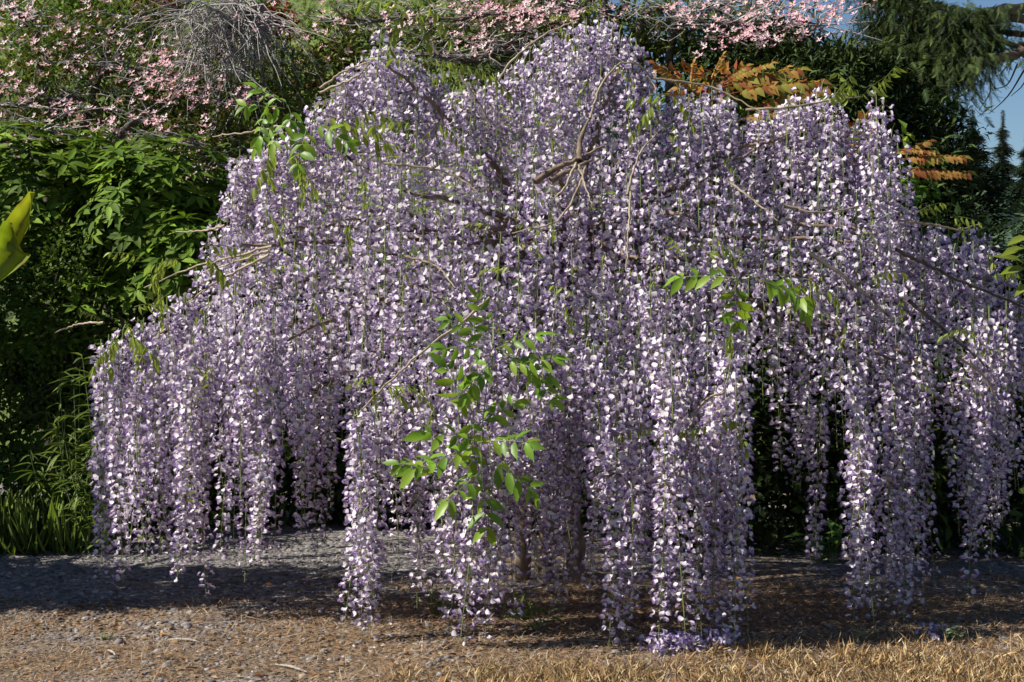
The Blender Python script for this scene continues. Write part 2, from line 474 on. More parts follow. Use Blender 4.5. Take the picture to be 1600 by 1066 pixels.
# ------------------------------------------------------------------ big drooping conifer at the right
def big_conifer():
    base = np.array([4.35, 9.9, 0.])
    t = thing('drooping_spruce', 'large spruce with tan limbs and hanging green sprays beside the sky', 'tree', base)
    V, F = tube(curve([base, base + [.02, 0, 2.5], base + [0, 0, 6.5]], 10), np.linspace(.26, .12, 10), 12)
    obj('trunk', Geo().add(V, F, WHITE).mesh('trunk', M_tan), t)
    rng = np.random.default_rng(21); g = Geo()
    limbs = [  # pixel paths towards the left, depth
        ([(1870, 40), (1640, 12), (1500, 22), (1400, -10), (1330, -20)], 9.6, .045, (18, 95)),
        ([(1870, 60), (1680, 60), (1570, 52), (1470, 40), (1350, 40)], 9.8, .03, (20, 60)),
        ([(1870, 130), (1700, 80), (1590, 70), (1500, 62), (1420, 60)], 9.5, .028, (25, 90)),
        ([(1870, 160), (1700, 100), (1600, 82), (1540, 98), (1450, 88), (1370, 75)], 9.4, .048, (45, 125)),
        ([(1870, 90), (1600, 30), (1480, 55), (1390, 95), (1330, 60)], 9.7, .035, (25, 80)),
        ([(1870, -120), (1650, -140), (1450, -100), (1340, -70)], 9.8, .05, (30, 90)),
    ]
    S = []; D = []; SZ = []
    for path, d, r, (h0, h1) in limbs:
        c = curve([P(a, b, d + rng.normal() * .08) for a, b in path], 40, .006)
        V, F = tube(c, np.linspace(r, r * .3, 40), 7)
        obj('limb', Geo().add(V, F, WHITE).mesh('limb', M_tan), t)
        for i in range(9, 40):
            pxl = CX + c[i][0] / c[i][1] * F_PX
            if pxl > 1545 or (pxl < 1366 and r != .048) or rng.random() < np.interp(pxl, [1450, 1500, 1545], [0, .35, .9]): continue
            for k in range(24):
                L = rng.uniform(h0, h1) / F_PX * d * np.interp(pxl, [1340, 1400, 1470, 1500, 1545], [.6, 1.05, .95, .5, .2])
                side = np.array([rng.normal() * .6, rng.normal() * .9, 0])
                # side branchlet hangs down from the limb in a curtain
                for u in np.linspace(.1, 1, 4):
                    S.append(c[i] + side * .22 * u + np.array([0, 0, .03 - L * u * u * .85]))
                    D.append(np.array([side[0] * .5 + rng.normal() * .25, side[1] * .5 + rng.normal() * .25, -.4 - u]))
                    SZ.append(rng.uniform(.07, .135))
    S = np.array(S); D = np.array(D); SZ = np.array(SZ)
    cols = [(.032, .058, .014), (.052, .085, .017), (.085, .118, .024), (.02, .036, .011)]
    for q in range(4):
        k = np.arange(len(S)) % 4 == q
        g.inst(T_SPRAY[q], frames(D[k], rnd_dirs(k.sum(), rng), SZ[k]), S[k], pal(cols, k.sum(), rng, .2))
    obj('needle_sprays', g.mesh('needle_sprays', M_conif), t, 'stuff')
    # bare hanging twigs
    for a, b, c_ in (((1541, 95), (1548, 140), (1530, 172)), ((1600, 110), (1575, 150), (1545, 178)), ((1590, 100), (1574, 132), (1550, 140)),
                     ((1585, 92), (1568, 110), (1564, 118)), ((1612, 90), (1600, 130), (1580, 150))):
        V, F = tube(curve([P(*a, 9.4), P(*b, 9.4), P(*c_, 9.4)], 9), np.linspace(.006, .002, 9), 4)
        obj('twig', Geo().add(V, F, WHITE).mesh('twig', M_dark), t)
big_conifer()

# ------------------------------------------------------------------ dark evergreens behind the wisteria
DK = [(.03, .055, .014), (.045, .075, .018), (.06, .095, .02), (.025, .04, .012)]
LT = [(.075, .13, .02), (.10, .165, .025), (.13, .20, .03), (.06, .10, .018)]
def W(px, py, d): return P(px, py, d)
q = P(1330, 0, 9.6)
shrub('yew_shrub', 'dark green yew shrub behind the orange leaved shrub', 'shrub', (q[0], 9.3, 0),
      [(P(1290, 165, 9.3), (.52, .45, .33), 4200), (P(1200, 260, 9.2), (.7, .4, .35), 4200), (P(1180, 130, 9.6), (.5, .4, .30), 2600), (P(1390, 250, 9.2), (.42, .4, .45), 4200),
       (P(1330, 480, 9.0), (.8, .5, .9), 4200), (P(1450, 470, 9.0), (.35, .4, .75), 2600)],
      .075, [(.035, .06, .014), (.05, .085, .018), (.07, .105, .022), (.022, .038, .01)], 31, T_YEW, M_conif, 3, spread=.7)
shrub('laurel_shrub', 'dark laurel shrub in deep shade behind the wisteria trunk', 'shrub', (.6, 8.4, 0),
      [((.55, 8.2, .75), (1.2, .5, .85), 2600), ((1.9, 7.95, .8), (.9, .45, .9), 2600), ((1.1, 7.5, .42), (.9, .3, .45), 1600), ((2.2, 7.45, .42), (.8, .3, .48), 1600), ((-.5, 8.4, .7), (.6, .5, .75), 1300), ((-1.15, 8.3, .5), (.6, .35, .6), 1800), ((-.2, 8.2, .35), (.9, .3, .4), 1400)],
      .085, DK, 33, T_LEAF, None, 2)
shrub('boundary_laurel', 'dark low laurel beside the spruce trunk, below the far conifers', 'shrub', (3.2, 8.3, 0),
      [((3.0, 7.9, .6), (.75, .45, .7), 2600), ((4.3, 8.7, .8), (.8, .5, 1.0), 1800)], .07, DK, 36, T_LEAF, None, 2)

# rhododendron, boxwood at the left
shrub('rhododendron', 'broad rhododendron with glossy leaf rosettes under the pink dogwood', 'shrub', (-1.7, 8.4, 0),
      [(P(250, 330, 8.1), (.48, .4, .36), 380), (P(90, 300, 8.3), (.5, .4, .38), 330), (P(300, 410, 7.95), (.38, .3, .32), 260),
       (P(170, 520, 8.2), (.95, .42, .62), 520), (P(420, 520, 8.3), (.6, .4, .75), 420), (P(190, 700, 8.15), (.95, .3, .5), 330)],
      .098, [(.13, .22, .022), (.165, .27, .028), (.21, .31, .035), (.08, .14, .018)], 41, T_LONG, None, 1, whorl=8, parts=300)
shrub('boxwood_shrub', 'small leaved boxwood with upright sprigs in front of the rhododendron', 'shrub', (-2.2, 8.0, 0),
      [(P(110, 420, 7.95), (.25, .2, .22), 1500), (P(20, 520, 7.9), (.4, .22, .4), 2000), (P(190, 500, 7.95), (.25, .2, .28), 1300), (P(90, 700, 7.85), (.6, .22, .45), 2600)],
      .03, [(.10, .17, .026), (.15, .23, .034), (.075, .12, .022)], 43, T_SMALL, M_soft, 2)
# upright boxwood sprigs
def bamboo():
    t = thing('bamboo_clump', 'young bamboo clump with narrow arching leaves at the drive edge', 'bamboo', P(120, 850, 7.5) * [1, 1, 0])
    rng = np.random.default_rng(51); g = Geo()
    for i in range(34):
        b = P(rng.uniform(75, 175), 850, rng.uniform(7.25, 7.6)); b[2] = 0
        top = b + [rng.normal() * .12 - .02, rng.normal() * .08, rng.uniform(.35, .98)]
        c = curve([b, (b + top) / 2 + rng.normal(size=3) * .02, top], 12)
        V, F = tube(c, np.linspace(.004, .0015, 12), 4)
        obj('cane', Geo().add(V, F, WHITE).mesh('cane', M_stalk), t)
        n = 30
        p = c[rng.integers(2, 12, n)]
        d = rnd_dirs(n, rng) * [1, 1, .35] + [0, 0, .15]
        g.inst(T_NARROW, frames(d, np.tile([0, 0, 1.], (n, 1)), rng.uniform(.06, .13, n)), p, pal([(.13, .19, .045), (.17, .23, .06), (.09, .14, .03)], n, rng))
    obj('foliage', g.mesh('foliage', M_soft), t, 'stuff')
bamboo()
def tuft(name, label, cat, base, n, h, cols, seed, spread=.5, wid=1.0):
    t = thing(name, label, cat, base)
    rng = np.random.default_rng(seed); g = Geo()
    a = rng.uniform(0, 6.28, n); lean = rng.random(n) * spread
    d = np.stack([np.cos(a) * lean, np.sin(a) * lean, np.ones(n)], -1)
    p = np.asarray(base) + np.stack([rng.normal(size=n) * .35 * h * wid, rng.normal(size=n) * .25 * h, np.zeros(n)], -1)
    up = np.stack([np.cos(a), np.sin(a), np.zeros(n)], -1)
    g.inst(leaf_tpl(.007, -.45, long=True), frames(d, -up, h * rng.uniform(.4, 1.15, n)), p, pal(cols, n, rng))
    obj('blades', g.mesh('blades', M_soft), t, 'stuff')
    V, F = tube(np.array([np.asarray(base) + [0, 0, -.01], np.asarray(base) + [0, 0, .05], np.asarray(base) + [.005, 0, h * .5]]), [.012 * wid, .008, .003], 5)
    obj('crown_base', Geo().add(V, F, WHITE).mesh('crown_base', M_stalk), t)
GR = [(.17, .25, .045), (.23, .31, .07), (.12, .18, .04)]
b = P(40, 855, 7.35); b[2] = 0
tuft('grass_clump', 'bushy bright green grass clump beside the bamboo', 'grass', b, 520, .25, GR, 61, 1.6, 1.5)
b = P(-30, 850, 7.4); b[2] = 0
tuft('grass_clump', 'thin bladed grass clump on the other side of the bushy one from the bamboo', 'grass', b, 160, .3, GR, 62, .9)

# broad leaf at the left edge
def broad_leaf():
    base = np.array([-2.28, 5.95, 0])
    t = thing('broad_leaved_plant', 'yellow green broad leaf with a torn edge on a tall stem', 'plant', base)
    V, F = tube(curve([base, base + [.05, 0, .7], P(-20, 470, 5.95), P(12, 395, 5.95)], 14), np.linspace(.014, .006, 14), 7)
    obj('stem', Geo().add(V, F, WHITE).mesh('stem', M_stalk), t)
    def blade(pts_l, pts_r, d, name, bend, col):
        n = 14; L = curve([P(a, b_, d) for a, b_ in pts_l], n); R = curve([P(a, b_, d) for a, b_ in pts_r], n)
        rows = []
        for k, u in enumerate(np.linspace(0, 1, 7)):
            row = L * (1 - u) + R * u
            row[:, 1] += bend * (u * (1 - u)) * 4 - .05 * abs(u - .5) + .006 * np.sin(np.arange(n) * 1.3 + k)
            rows.append(row)
        V = np.stack(rows, 1).reshape(-1, 3)
        F = np.array([(i * 7 + j, i * 7 + j + 1, (i + 1) * 7 + j + 1, (i + 1) * 7 + j) for i in range(n - 1) for j in range(6)])
        c = np.tile(np.array(col), (len(V), 1)); st = (np.arange(len(V)) % 7)[:, None]
        c = c * (1 + .22 * np.sin(st * 2.1)) * (1 + .15 * RNG.normal(size=(len(V), 1)))
        c[RNG.random(len(V)) < .05] = (.28, .17, .05)
        obj(name, Geo().add(V, F, c).mesh(name, M_wleaf, True), t)
    blade([(48, 300), (20, 335), (-10, 372), (-45, 420)], [(50, 300), (50, 340), (40, 372), (20, 400)], 5.95, 'leaf', .05, (.30, .34, .03))
    blade([(8, 345), (-8, 375), (-30, 410), (-40, 450)], [(20, 352), (38, 392), (50, 402), (4, 440)], 5.9, 'leaf', .04, (.22, .30, .025))
broad_leaf()

# ------------------------------------------------------------------ dogwoods
def bloom_tpl():
    g = Geo()
    for k in range(4):
        a = k * math.pi / 2
        R = np.array([[math.cos(a), -math.sin(a), 0], [math.sin(a), math.cos(a), 0], [0, 0, 1]])
        V = np.array([[0, 0, 0], [-.3, .62, .1], [.3, .62, .1], [0, .5, .02], [-.12, 1, .3], [.12, 1, .3]]) @ R.T
        C = np.array([[.76, .72, .52], [.78, .55, .60], [.78, .55, .60], [.86, .78, .79], [.62, .27, .36], [.62, .27, .36]])
        g.add(V, np.array([[0, 3, 1], [0, 2, 3], [1, 3, 4], [3, 5, 4], [3, 2, 5]]), C)
    return g.arrays()
T_BLOOM = bloom_tpl()

def dogwood(label, base, limbs, clusters, leafblobs, seed, parts, twn):
    t = thing('pink_dogwood', label, 'tree', base, 'pink flowering dogwoods')
    rng = np.random.default_rng(seed); base = np.asarray(base, float)
    allp = []
    fork = base + np.array([.05, 0, 1.3])
    V, F = tube(curve([base, base + [.06, 0, .7], fork], 8, .01), np.linspace(.09, .06, 8), 8)
    obj('trunk', Geo().add(V, F, WHITE).mesh('trunk', M_dark), t)
    for path in limbs:
        c = curve([fork] + [np.asarray(p) for p in path], 18, .012)
        V, F = tube(c, np.linspace(.035, .008, 18), 6)
        obj('limb', Geo().add(V, F, WHITE).mesh('limb', M_dark), t); allp.append(c[6:])
    allp = np.vstack(allp)
    # fine twigs
    g = Geo(); st = allp[rng.integers(0, len(allp), twn)]
    en = st + rnd_dirs(twn, rng) * [.4, .25, .16] * rng.uniform(.5, 1.2, (twn, 1))
    sticks(g, st, en, .006, WHITE, .03, rng, 3)
    st2 = en + (st - en) * rng.random((twn, 1)) * .6
    sticks(g, st2, st2 + rnd_dirs(twn, rng) * [.2, .15, .1], .0035, WHITE, .03, rng, 3)
    obj('twigs', g.mesh('twigs', M_grey), t, 'stuff')
    g = Geo()
    for k, (c, r, n) in enumerate(leafblobs):
        p, o = blob(c, r, n, .1, seed + 7 * k, .3)
        leaves_at(g, p, o, .055, [(.09, .14, .028), (.13, .19, .038), (.17, .19, .045), (.06, .09, .024), (.15, .11, .04)], seed + k, T_LEAF, .5, 1.2, 2)
    obj('foliage', g.mesh('foliage', M_soft), t, 'stuff')
    # flowers in flat layers
    Pn = []; 
    for (px, py, rx, ry, n, d) in clusters:
        n = int(n * (.75 if px < 400 else 1))
        c = P(px, py, d); s = d / F_PX
        q = np.clip(rng.normal(size=(n, 3)), -1.9, 1.9) * [rx * s * .85, .2, ry * s * .85]
        q[:, 2] -= q[:, 0] * .12
        Pn.append(c + q)
    Pn = np.vstack(Pn); n = len(Pn)
    Nn = unit(np.array([-.25, -.55, .75]) + rng.normal(size=(n, 3)) * .42)
    M = frames(np.cross(Nn, rnd_dirs(n, rng)), Nn, .024 * rng.uniform(.65, 1.2, n))
    tint = pal([(1, 1, 1), (.95, .82, .82), (1.03, 1.08, 1.06), (.9, .68, .70), (.8, .62, .6)], n, rng, .08)
    order = np.argsort(Pn[:, 1]); sel = np.zeros(n, bool); sel[order[:parts]] = True
    protos = [mesh_np('blossom', T_BLOOM[0], T_BLOOM[1], np.clip(T_BLOOM[2] * np.array(c), 0, 1), False, M_pink) for c in ((1, 1, 1), (1, .82, .84), (.98, .7, .76))]
    for i in np.where(sel)[0]:
        o = obj('blossom', protos[i % 3], t)
        o.matrix_basis = Matrix.Translation(Pn[i].tolist()) @ Matrix(M[i].tolist()).to_4x4()
    g = Geo(); g.inst(T_BLOOM, M[~sel], Pn[~sel], tint[~sel])
    obj('blossoms', g.mesh('blossoms', M_pink), t, 'stuff')

dogwood('pink flowering dogwood spreading over the rhododendron', (-2.9, 9.6, 0),
        [[P(150, 180, 9.3), P(60, 160, 9.2), P(-60, 170, 9.1)], [P(150, 130, 9.3), P(250, 120, 9.1), P(340, 160, 9.0)], [P(60, 80, 9.6), P(30, 30, 9.6), P(0, -20, 9.6)],
         [P(160, 90, 9.5), P(200, 40, 9.6), P(300, 0, 9.6)], [P(200, 200, 9.1), P(280, 220, 8.9), P(350, 240, 8.8)], [P(80, 210, 9.0), P(40, 220, 8.9), P(-20, 230, 8.9)]],
        [(28, 14, 24, 16, 26, 9.1), (28, 30, 30, 10, 22, 9.1), (135, 70, 50, 30, 60, 9.1), (95, 30, 40, 10, 14, 9.3), (45, 55, 50, 22, 40, 9.3), (100, 100, 60, 18, 50, 9.1), (15, 125, 28, 18, 36, 8.9),
         (30, 145, 16, 20, 22, 8.9), (110, 172, 50, 12, 44, 8.9), (262, 105, 24, 22, 56, 8.8), (220, 130, 30, 22, 40, 8.8), (285, 125, 40, 24, 64, 8.8), (310, 152, 44, 12, 60, 8.8),
         (245, 182, 28, 16, 44, 8.8), (150, 205, 50, 14, 34, 8.8), (330, 200, 20, 20, 22, 8.7), (275, 241, 16, 8, 22, 8.6), (328, 272, 20, 12, 28, 8.6), (300, 60, 70, 40, 30, 9.4), (205, 60, 60, 40, 34, 9.3),
         (375, 155, 34, 10, 26, 8.8), (10, 222, 22, 12, 20, 8.7), (145, 5, 20, 8, 14, 9.3), (60, 195, 50, 12, 24, 8.9), (190, 40, 120, 50, 50, 9.4)],
        [(P(110, 110, 9.5), (.75, .4, .38), 1500), (P(280, 150, 9.3), (.5, .4, .3), 1300), (P(40, 185, 9.3), (.4, .3, .18), 400), (P(200, 30, 9.8), (.8, .4, .25), 800), (P(330, 230, 9.0), (.35, .3, .25), 700)], 71, 300, 260)
dogwood('pink flowering dogwood rising behind the top of the wisteria', (1.0, 9.7, 0),
        [[P(900, 60, 9.6), P(700, 30, 9.5), P(520, 30, 9.5)], [P(1000, 40, 9.6), P(1120, 40, 9.4), P(1280, 40, 9.3)], [P(960, 30, 9.6), P(900, 5, 9.6), P(800, -30, 9.6)],
         [P(1050, 60, 9.6), P(1150, 0, 9.5), P(1250, -30, 9.5)], [P(850, 100, 9.5), P(740, 90, 9.4), P(640, 80, 9.4)]],
        [(800, 20, 60, 14, 150, 9.2), (760, 14, 50, 12, 40, 9.2), (830, 8, 40, 8, 40, 9.2), (1265, 15, 50, 18, 70, 9.1), (1180, 22, 30, 14, 40, 9.1), (1155, 56, 46, 10, 90, 9.1), (1210, 45, 40, 12, 56, 9.1),
         (1285, 22, 26, 16, 30, 9.0), (1062, 20, 18, 10, 24, 9.2), (950, 20, 60, 16, 26, 9.4), (700, 50, 60, 22, 30, 9.3), (740, 62, 40, 14, 30, 9.3), (470, 60, 70, 26, 46, 9.3), (540, 30, 60, 20, 26, 9.3),
         (400, 158, 20, 6, 10, 9.0), (440, 55, 40, 14, 30, 9.2), (650, 50, 40, 20, 20, 9.4), (1100, 10, 30, 10, 24, 9.3), (1095, 95, 12, 5, 8, 9.2), (880, 20, 40, 12, 24, 9.3)],
        [(P(800, 60, 9.8), (.85, .35, .35), 2300), (P(1050, 60, 9.8), (.8, .35, .3), 2300), (P(1205, 70, 9.7), (.34, .3, .3), 1100), (P(560, 90, 9.7), (.6, .35, .38), 1800), (P(650, 170, 9.4), (.6, .3, .3), 1000), (P(430, 150, 9.3), (.4, .3, .35), 900)], 72, 300, 420)

# red leaved maple patches, pale green tree up the slope
shrub('red_leaved_maple', 'small dark red leaved maple behind the bare weeping twigs', 'tree', (-1.5, 9.95, 0),
      [(P(425, 35, 9.9), (.16, .12, .07), 260), (P(500, 110, 9.8), (.2, .12, .14), 160), (P(250, 10, 9.9), (.14, .1, .06), 120), (P(350, 70, 9.9), (.3, .1, .1), 120)],
      .055, [(.16, .02, .012), (.11, .016, .012), (.20, .035, .015)], 81, T_LEAF, M_soft, 2, spread=1.0)
shrub('pale_green_tree', 'bright yellow green tree on the slope above the dogwood', 'tree', (-2.7, 11.2, 0.05),
      [(P(75, 10, 11.2), (.42, .3, .26), 900), (P(395, 0, 11.2), (.2, .2, .17), 320), (P(10, 90, 11.0), (.35, .3, .2), 420), (P(180, 60, 11.2), (.5, .3, .3), 500)],
      .075, [(.16, .26, .02), (.20, .31, .03), (.12, .20, .02)], 82, T_LEAF, M_soft, 2, spread=1.0)

# bare weeping tree
def bare_tree():
    base = P(372, 0, 9.75) * [1, 1, 0]
    t = thing('bare_weeping_tree', 'leafless tree with a mop of drooping grey twigs above the dogwood', 'tree', base)
    rng = np.random.default_rng(91)
    top = P(372, -30, 9.0)
    V, F = tube(curve([base, base + [.03, 0, 1.2], P(378, 60, 9.4), top], 14, .006), np.linspace(.04, .022, 14), 8)
    obj('trunk', Geo().add(V, F, WHITE).mesh('trunk', M_grey), t)
    g = Geo()
    ends = [(265, 40), (290, 70), (310, 110), (350, 140), (380, 150), (410, 130), (425, 95), (330, 30), (280, 100), (400, 60), (440, 60)]
    cs = []
    for e in ends:
        s = P(372 + rng.normal() * 6, rng.uniform(-10, 45), 9.0)
        E = P(*e, 9.0 + rng.normal() * .2)
        mid = (s + E) / 2 + [0, rng.normal() * .08, .10]
        c = curve([s, mid, E], 16, .008)
        V, F = tube(c, np.linspace(.011, .004, 16), 5)
        obj('branch', Geo().add(V, F, WHITE).mesh('branch', M_grey), t); cs.append(c)
    cs = np.vstack(cs)
    for i in range(430):
        s = cs[rng.integers(0, len(cs))] + rng.normal(size=3) * .015
        dx = rng.normal() * .2 - .05
        E = s + np.array([dx, rng.normal() * .15 - .05, -abs(rng.normal()) * .2 - .02])
        c = curve([s, (s + E) / 2 + [rng.normal() * .03, 0, .05], E], 6, .006)
        V, F = tube(c, np.linspace(.0045, .0016, 6), 3); g.add(V, F, WHITE)
    obj('twigs', g.mesh('twigs', M_grey), t, 'stuff')
bare_tree()

# ------------------------------------------------------------------ orange leaved shrubs
def pinnate(n_pairs, ll, length, droop, seed, tip=True, wid=.2, ang=1.0, hang=.15):
    """leaflet transforms of a compound leaf, length along +Y"""
    rng = np.random.default_rng(seed); items = []
    rach = []
    for i in range(10):
        u = i / 9; rach.append((0, length * u, -droop * length * u * u))
    for k in range(n_pairs):
        u = .2 + .76 * k / max(1, n_pairs - 1)
        p = np.array([0, length * u, -droop * length * u * u])
        for s in (-1, 1):
            d = np.array([s * ang, .55 + rng.normal() * .12, -hang + rng.normal() * .12])
            items.append((p, d, np.array([rng.normal() * .15, -.2, 1.]), ll * rng.uniform(.85, 1.1) * (1 - .35 * abs(u - .5))))
    if tip:
        items.append((np.array([0, length, -droop * length]), np.array([0, 1, -droop * 1.6]), np.array([0, 0, 1.]), ll))
    return rach, items

def orange_shrub(label, base, leaves, seed, greens):
    t = thing('orange_leaved_shrub', label, 'shrub', base, 'orange leaved shrubs behind the wisteria')
    rng = np.random.default_rng(seed); base = np.asarray(base, float)
    fan = leaf_tpl(.30, .25, fold=.15, long=True)
    proto = {}
    for k, (px, py, ex, ey, d) in enumerate(leaves):
        a = P(px, py, d); e = P(ex, ey, d - .05); L = np.linalg.norm(e - a)
        V, F = tube(curve([base, base * .5 + a * .5 + [0, 0, .2], a], 9), np.linspace(.012, .004, 9), 5)
        obj('stem', Geo().add(V, F, WHITE).mesh('stem', M_dark), t)
        rach, items = pinnate(12, L * .17, L, .14, seed + k, True, .3, .8, .3)
        Mx = frames(np.array([e - a]), np.array([[-.35, -.6, .8]]), 1.0)[0]
        lf = Geo(); V, F = tube(np.array(rach), np.linspace(.004, .0015, 10), 4)
        lf.add(V @ Mx.T + a, F, (.30, .10, .03))
        lo = obj('leaf', lf.mesh('leaf', M_soft), t)
        for (p, dd, up, s) in items:
            ci = rng.integers(0, 4); u = p[1] / L
            key = ci
            if key not in proto:
                c = [(.38, .20, .05), (.44, .25, .06), (.30, .10, .035), (.30, .27, .05)][ci]
                proto[key] = mesh_np('leaflet', fan[0], fan[1], np.clip(fan[2] * np.array(c), 0, 1), False, M_soft)
            Q = frames(np.array([dd]), np.array([up]), s)[0]
            o = obj('leaflet', proto[key], lo)
            o.matrix_basis = Matrix.Translation((Mx @ p + a).tolist()) @ Matrix((Mx @ Q).tolist()).to_4x4()
    g = Geo()
    for k, (c, r, n, col) in enumerate(greens):
        p, o = blob(c, r, n, .2, seed + 30 + k)
        leaves_at(g, p, o, .075, col, seed + k, T_SMALL, .5, .8)
    obj('foliage', g.mesh('foliage', M_soft), t, 'stuff')
OR = [(.40, .16, .04), (.45, .24, .05), (.28, .07, .03)]; YG = [(.17, .26, .03), (.22, .30, .04)]
q = P(1150, 0, 7.9)
orange_shrub('orange and green fern leaved shrub rising over the wisteria crown', (q[0], 7.9, 0),
             [(1130, 150, 1275, 112, 7.6), (1170, 172, 1285, 125, 7.6), (1120, 140, 1245, 95, 7.7), (1090, 150, 1030, 95, 7.8), (1110, 130, 1125, 85, 7.8), (1130, 130, 1200, 92, 7.7), (1080, 150, 1080, 100, 7.8), (1150, 190, 1230, 165, 7.6), (1170, 140, 1225, 100, 7.8), (1100, 150, 1160, 98, 7.8)], 101,
             [(P(1110, 130, 7.9), (.30, .12, .08), 90, OR), (P(1190, 160, 7.9), (.2, .12, .1), 110, YG), (P(1160, 180, 7.9), (.25, .2, .25), 200, DK)])
q = P(1400, 0, 7.9)
orange_shrub('orange leaved shrub by the dark evergreen with broad green leaves below', (q[0], 7.9, 0),
             [(1400, 250, 1505, 235, 7.5), (1395, 270, 1512, 258, 7.5), (1390, 245, 1450, 215, 7.6), (1400, 235, 1460, 232, 7.5), (1380, 215, 1340, 195, 7.6), (1370, 230, 1330, 235, 7.6), (1420, 262, 1490, 268, 7.5)], 111,
             [(P(1430, 285, 7.6), (.12, .1, .10), 60, [(.07, .16, .02), (.10, .2, .03)]), (P(1345, 225, 7.7), (.12, .1, .1), 60, OR), (P(1412, 210, 7.6), (.04, .04, .03), 10, YG)])

# sprig at the right edge
def edge_sprig():
    base = np.array([2.05, 5.75, 0])
    t = thing('leafy_sprig', 'yellow green leafy sprig beside the outer wisteria racemes near the spruce', 'plant', base)
    c = curve([base, base + [.05, 0, .7], P(1640, 480, 5.75), P(1620, 380, 5.75)], 20)
    V, F = tube(c, np.linspace(.008, .003, 20), 5)
    obj('stem', Geo().add(V, F, WHITE).mesh('stem', M_stalk), t)
    me = mesh_np('leaf', T_LONG[0], T_LONG[1], T_LONG[2] * np.array([.24, .30, .04]), False, M_wleaf)
    rng = np.random.default_rng(5)
    for (px, py, dx, dy) in ((1605, 370, -30, 8), (1600, 388, -35, 6), (1612, 372, 20, 20), (1600, 412, -45, -20), (1604, 420, -40, 2), (1610, 400, 30, 10), (1606, 445, -20, 14), (1620, 380, 10, -30)):
        a = P(px, py, 5.75); e = P(px + dx, py + dy, 5.7)
        M = frames(np.array([e - a]), np.array([[.1, -.5, .8]]), np.linalg.norm(e - a))[0]
        o = obj('leaf', me, t); o.matrix_basis = Matrix.Translation(a.tolist()) @ Matrix(M.tolist()).to_4x4()
edge_sprig()

# shade trees just outside the view on the left (they shade the drive and the foot of the hedge)
SH = [(.05, .085, .02), (.07, .11, .025), (.04, .06, .016)]
shrub('holly_tree', 'dense dark holly tree standing alone beside the gravel drive', 'tree', (-4.1, 6.3, 0),
      [((-4.1, 6.15, .85), (.62, .75, .85), 3200), ((-4.1, 6.0, 2.0), (.5, .42, .75), 1900), ((-4.2, 7.6, 1.2), (.65, .55, 1.2), 3400), ((-4.2, 7.7, 2.3), (.55, .5, .4), 1300)], .11, SH, 121, T_LEAF, None, 2, stem_r=.06)

# ------------------------------------------------------------------ the wisteria
YC, RY, XC, RX = 6.6, 1.15, .2, 2.0
TOP = [(130, 560), (160, 540), (250, 480), (300, 455), (350, 330), (375, 245), (420, 215), (500, 165), (560, 90), (600, 55), (650, 95), (700, 125), (760, 135), (830, 80), (860, 55), (920, 38),
       (990, 62), (1020, 130), (1100, 150), (1160, 180), (1220, 165), (1290, 150), (1330, 190), (1370, 170), (1405, 250), (1430, 335), (1500, 360), (1540, 375), (1600, 440), (1640, 500)]
BOT = [(140, 935), (203, 935), (206, 925), (240, 945), (328, 945), (335, 870), (372, 870), (378, 905), (410, 905), (415, 880), (445, 880), (455, 840), (480, 865), (500, 830), (522, 800), (540, 1005), (600, 1005), (604, 900), (660, 960),
       (695, 960), (700, 1000), (805, 1000), (810, 900), (830, 960), (900, 965), (905, 900), (942, 930), (948, 1015), (1000, 1020), (1065, 1030), (1070, 900), (1082, 960), (1090, 1005), (1168, 1005), (1174, 700), (1240, 780), (1275, 900), (1305, 740),
       (1318, 1000), (1455, 1000), (1460, 760), (1482, 780), (1510, 900), (1545, 965), (1590, 880), (1640, 800)]
top_px = lambda x: np.interp(x, *zip(*TOP)); bot_px = lambda x: np.interp(x, *zip(*BOT))
cn = vnoise(77)
def front_d(px, py, lump=True):
    s = top_px(px); t = np.clip((py - s) / (650 - s), 0, 1.1)
    x = (px - CX) / F_PX * 6.2
    sh = math.sqrt(max(.06, 1 - ((x - XC) / RX) ** 2))
    d = YC - .08 - (RY * sh - .08) * t ** .75
    for (c, w, y0, a) in ((1248, 48, 440, .42), (500, 40, 520, .28), (655, 26, 600, .2), (872, 42, 540, .28), (1470, 18, 560, .2)):
        d += a * math.exp(-((px - c) / w) ** 2) * min(1, max(0, (py - y0) / 130))
    if lump: d += .13 * float(cn(np.array([px / 42., py / 190., 0])))
    return d

wist = thing('wisteria', 'large weeping wisteria covered in hanging lilac flower racemes', 'wisteria', (.15, YC, 0))

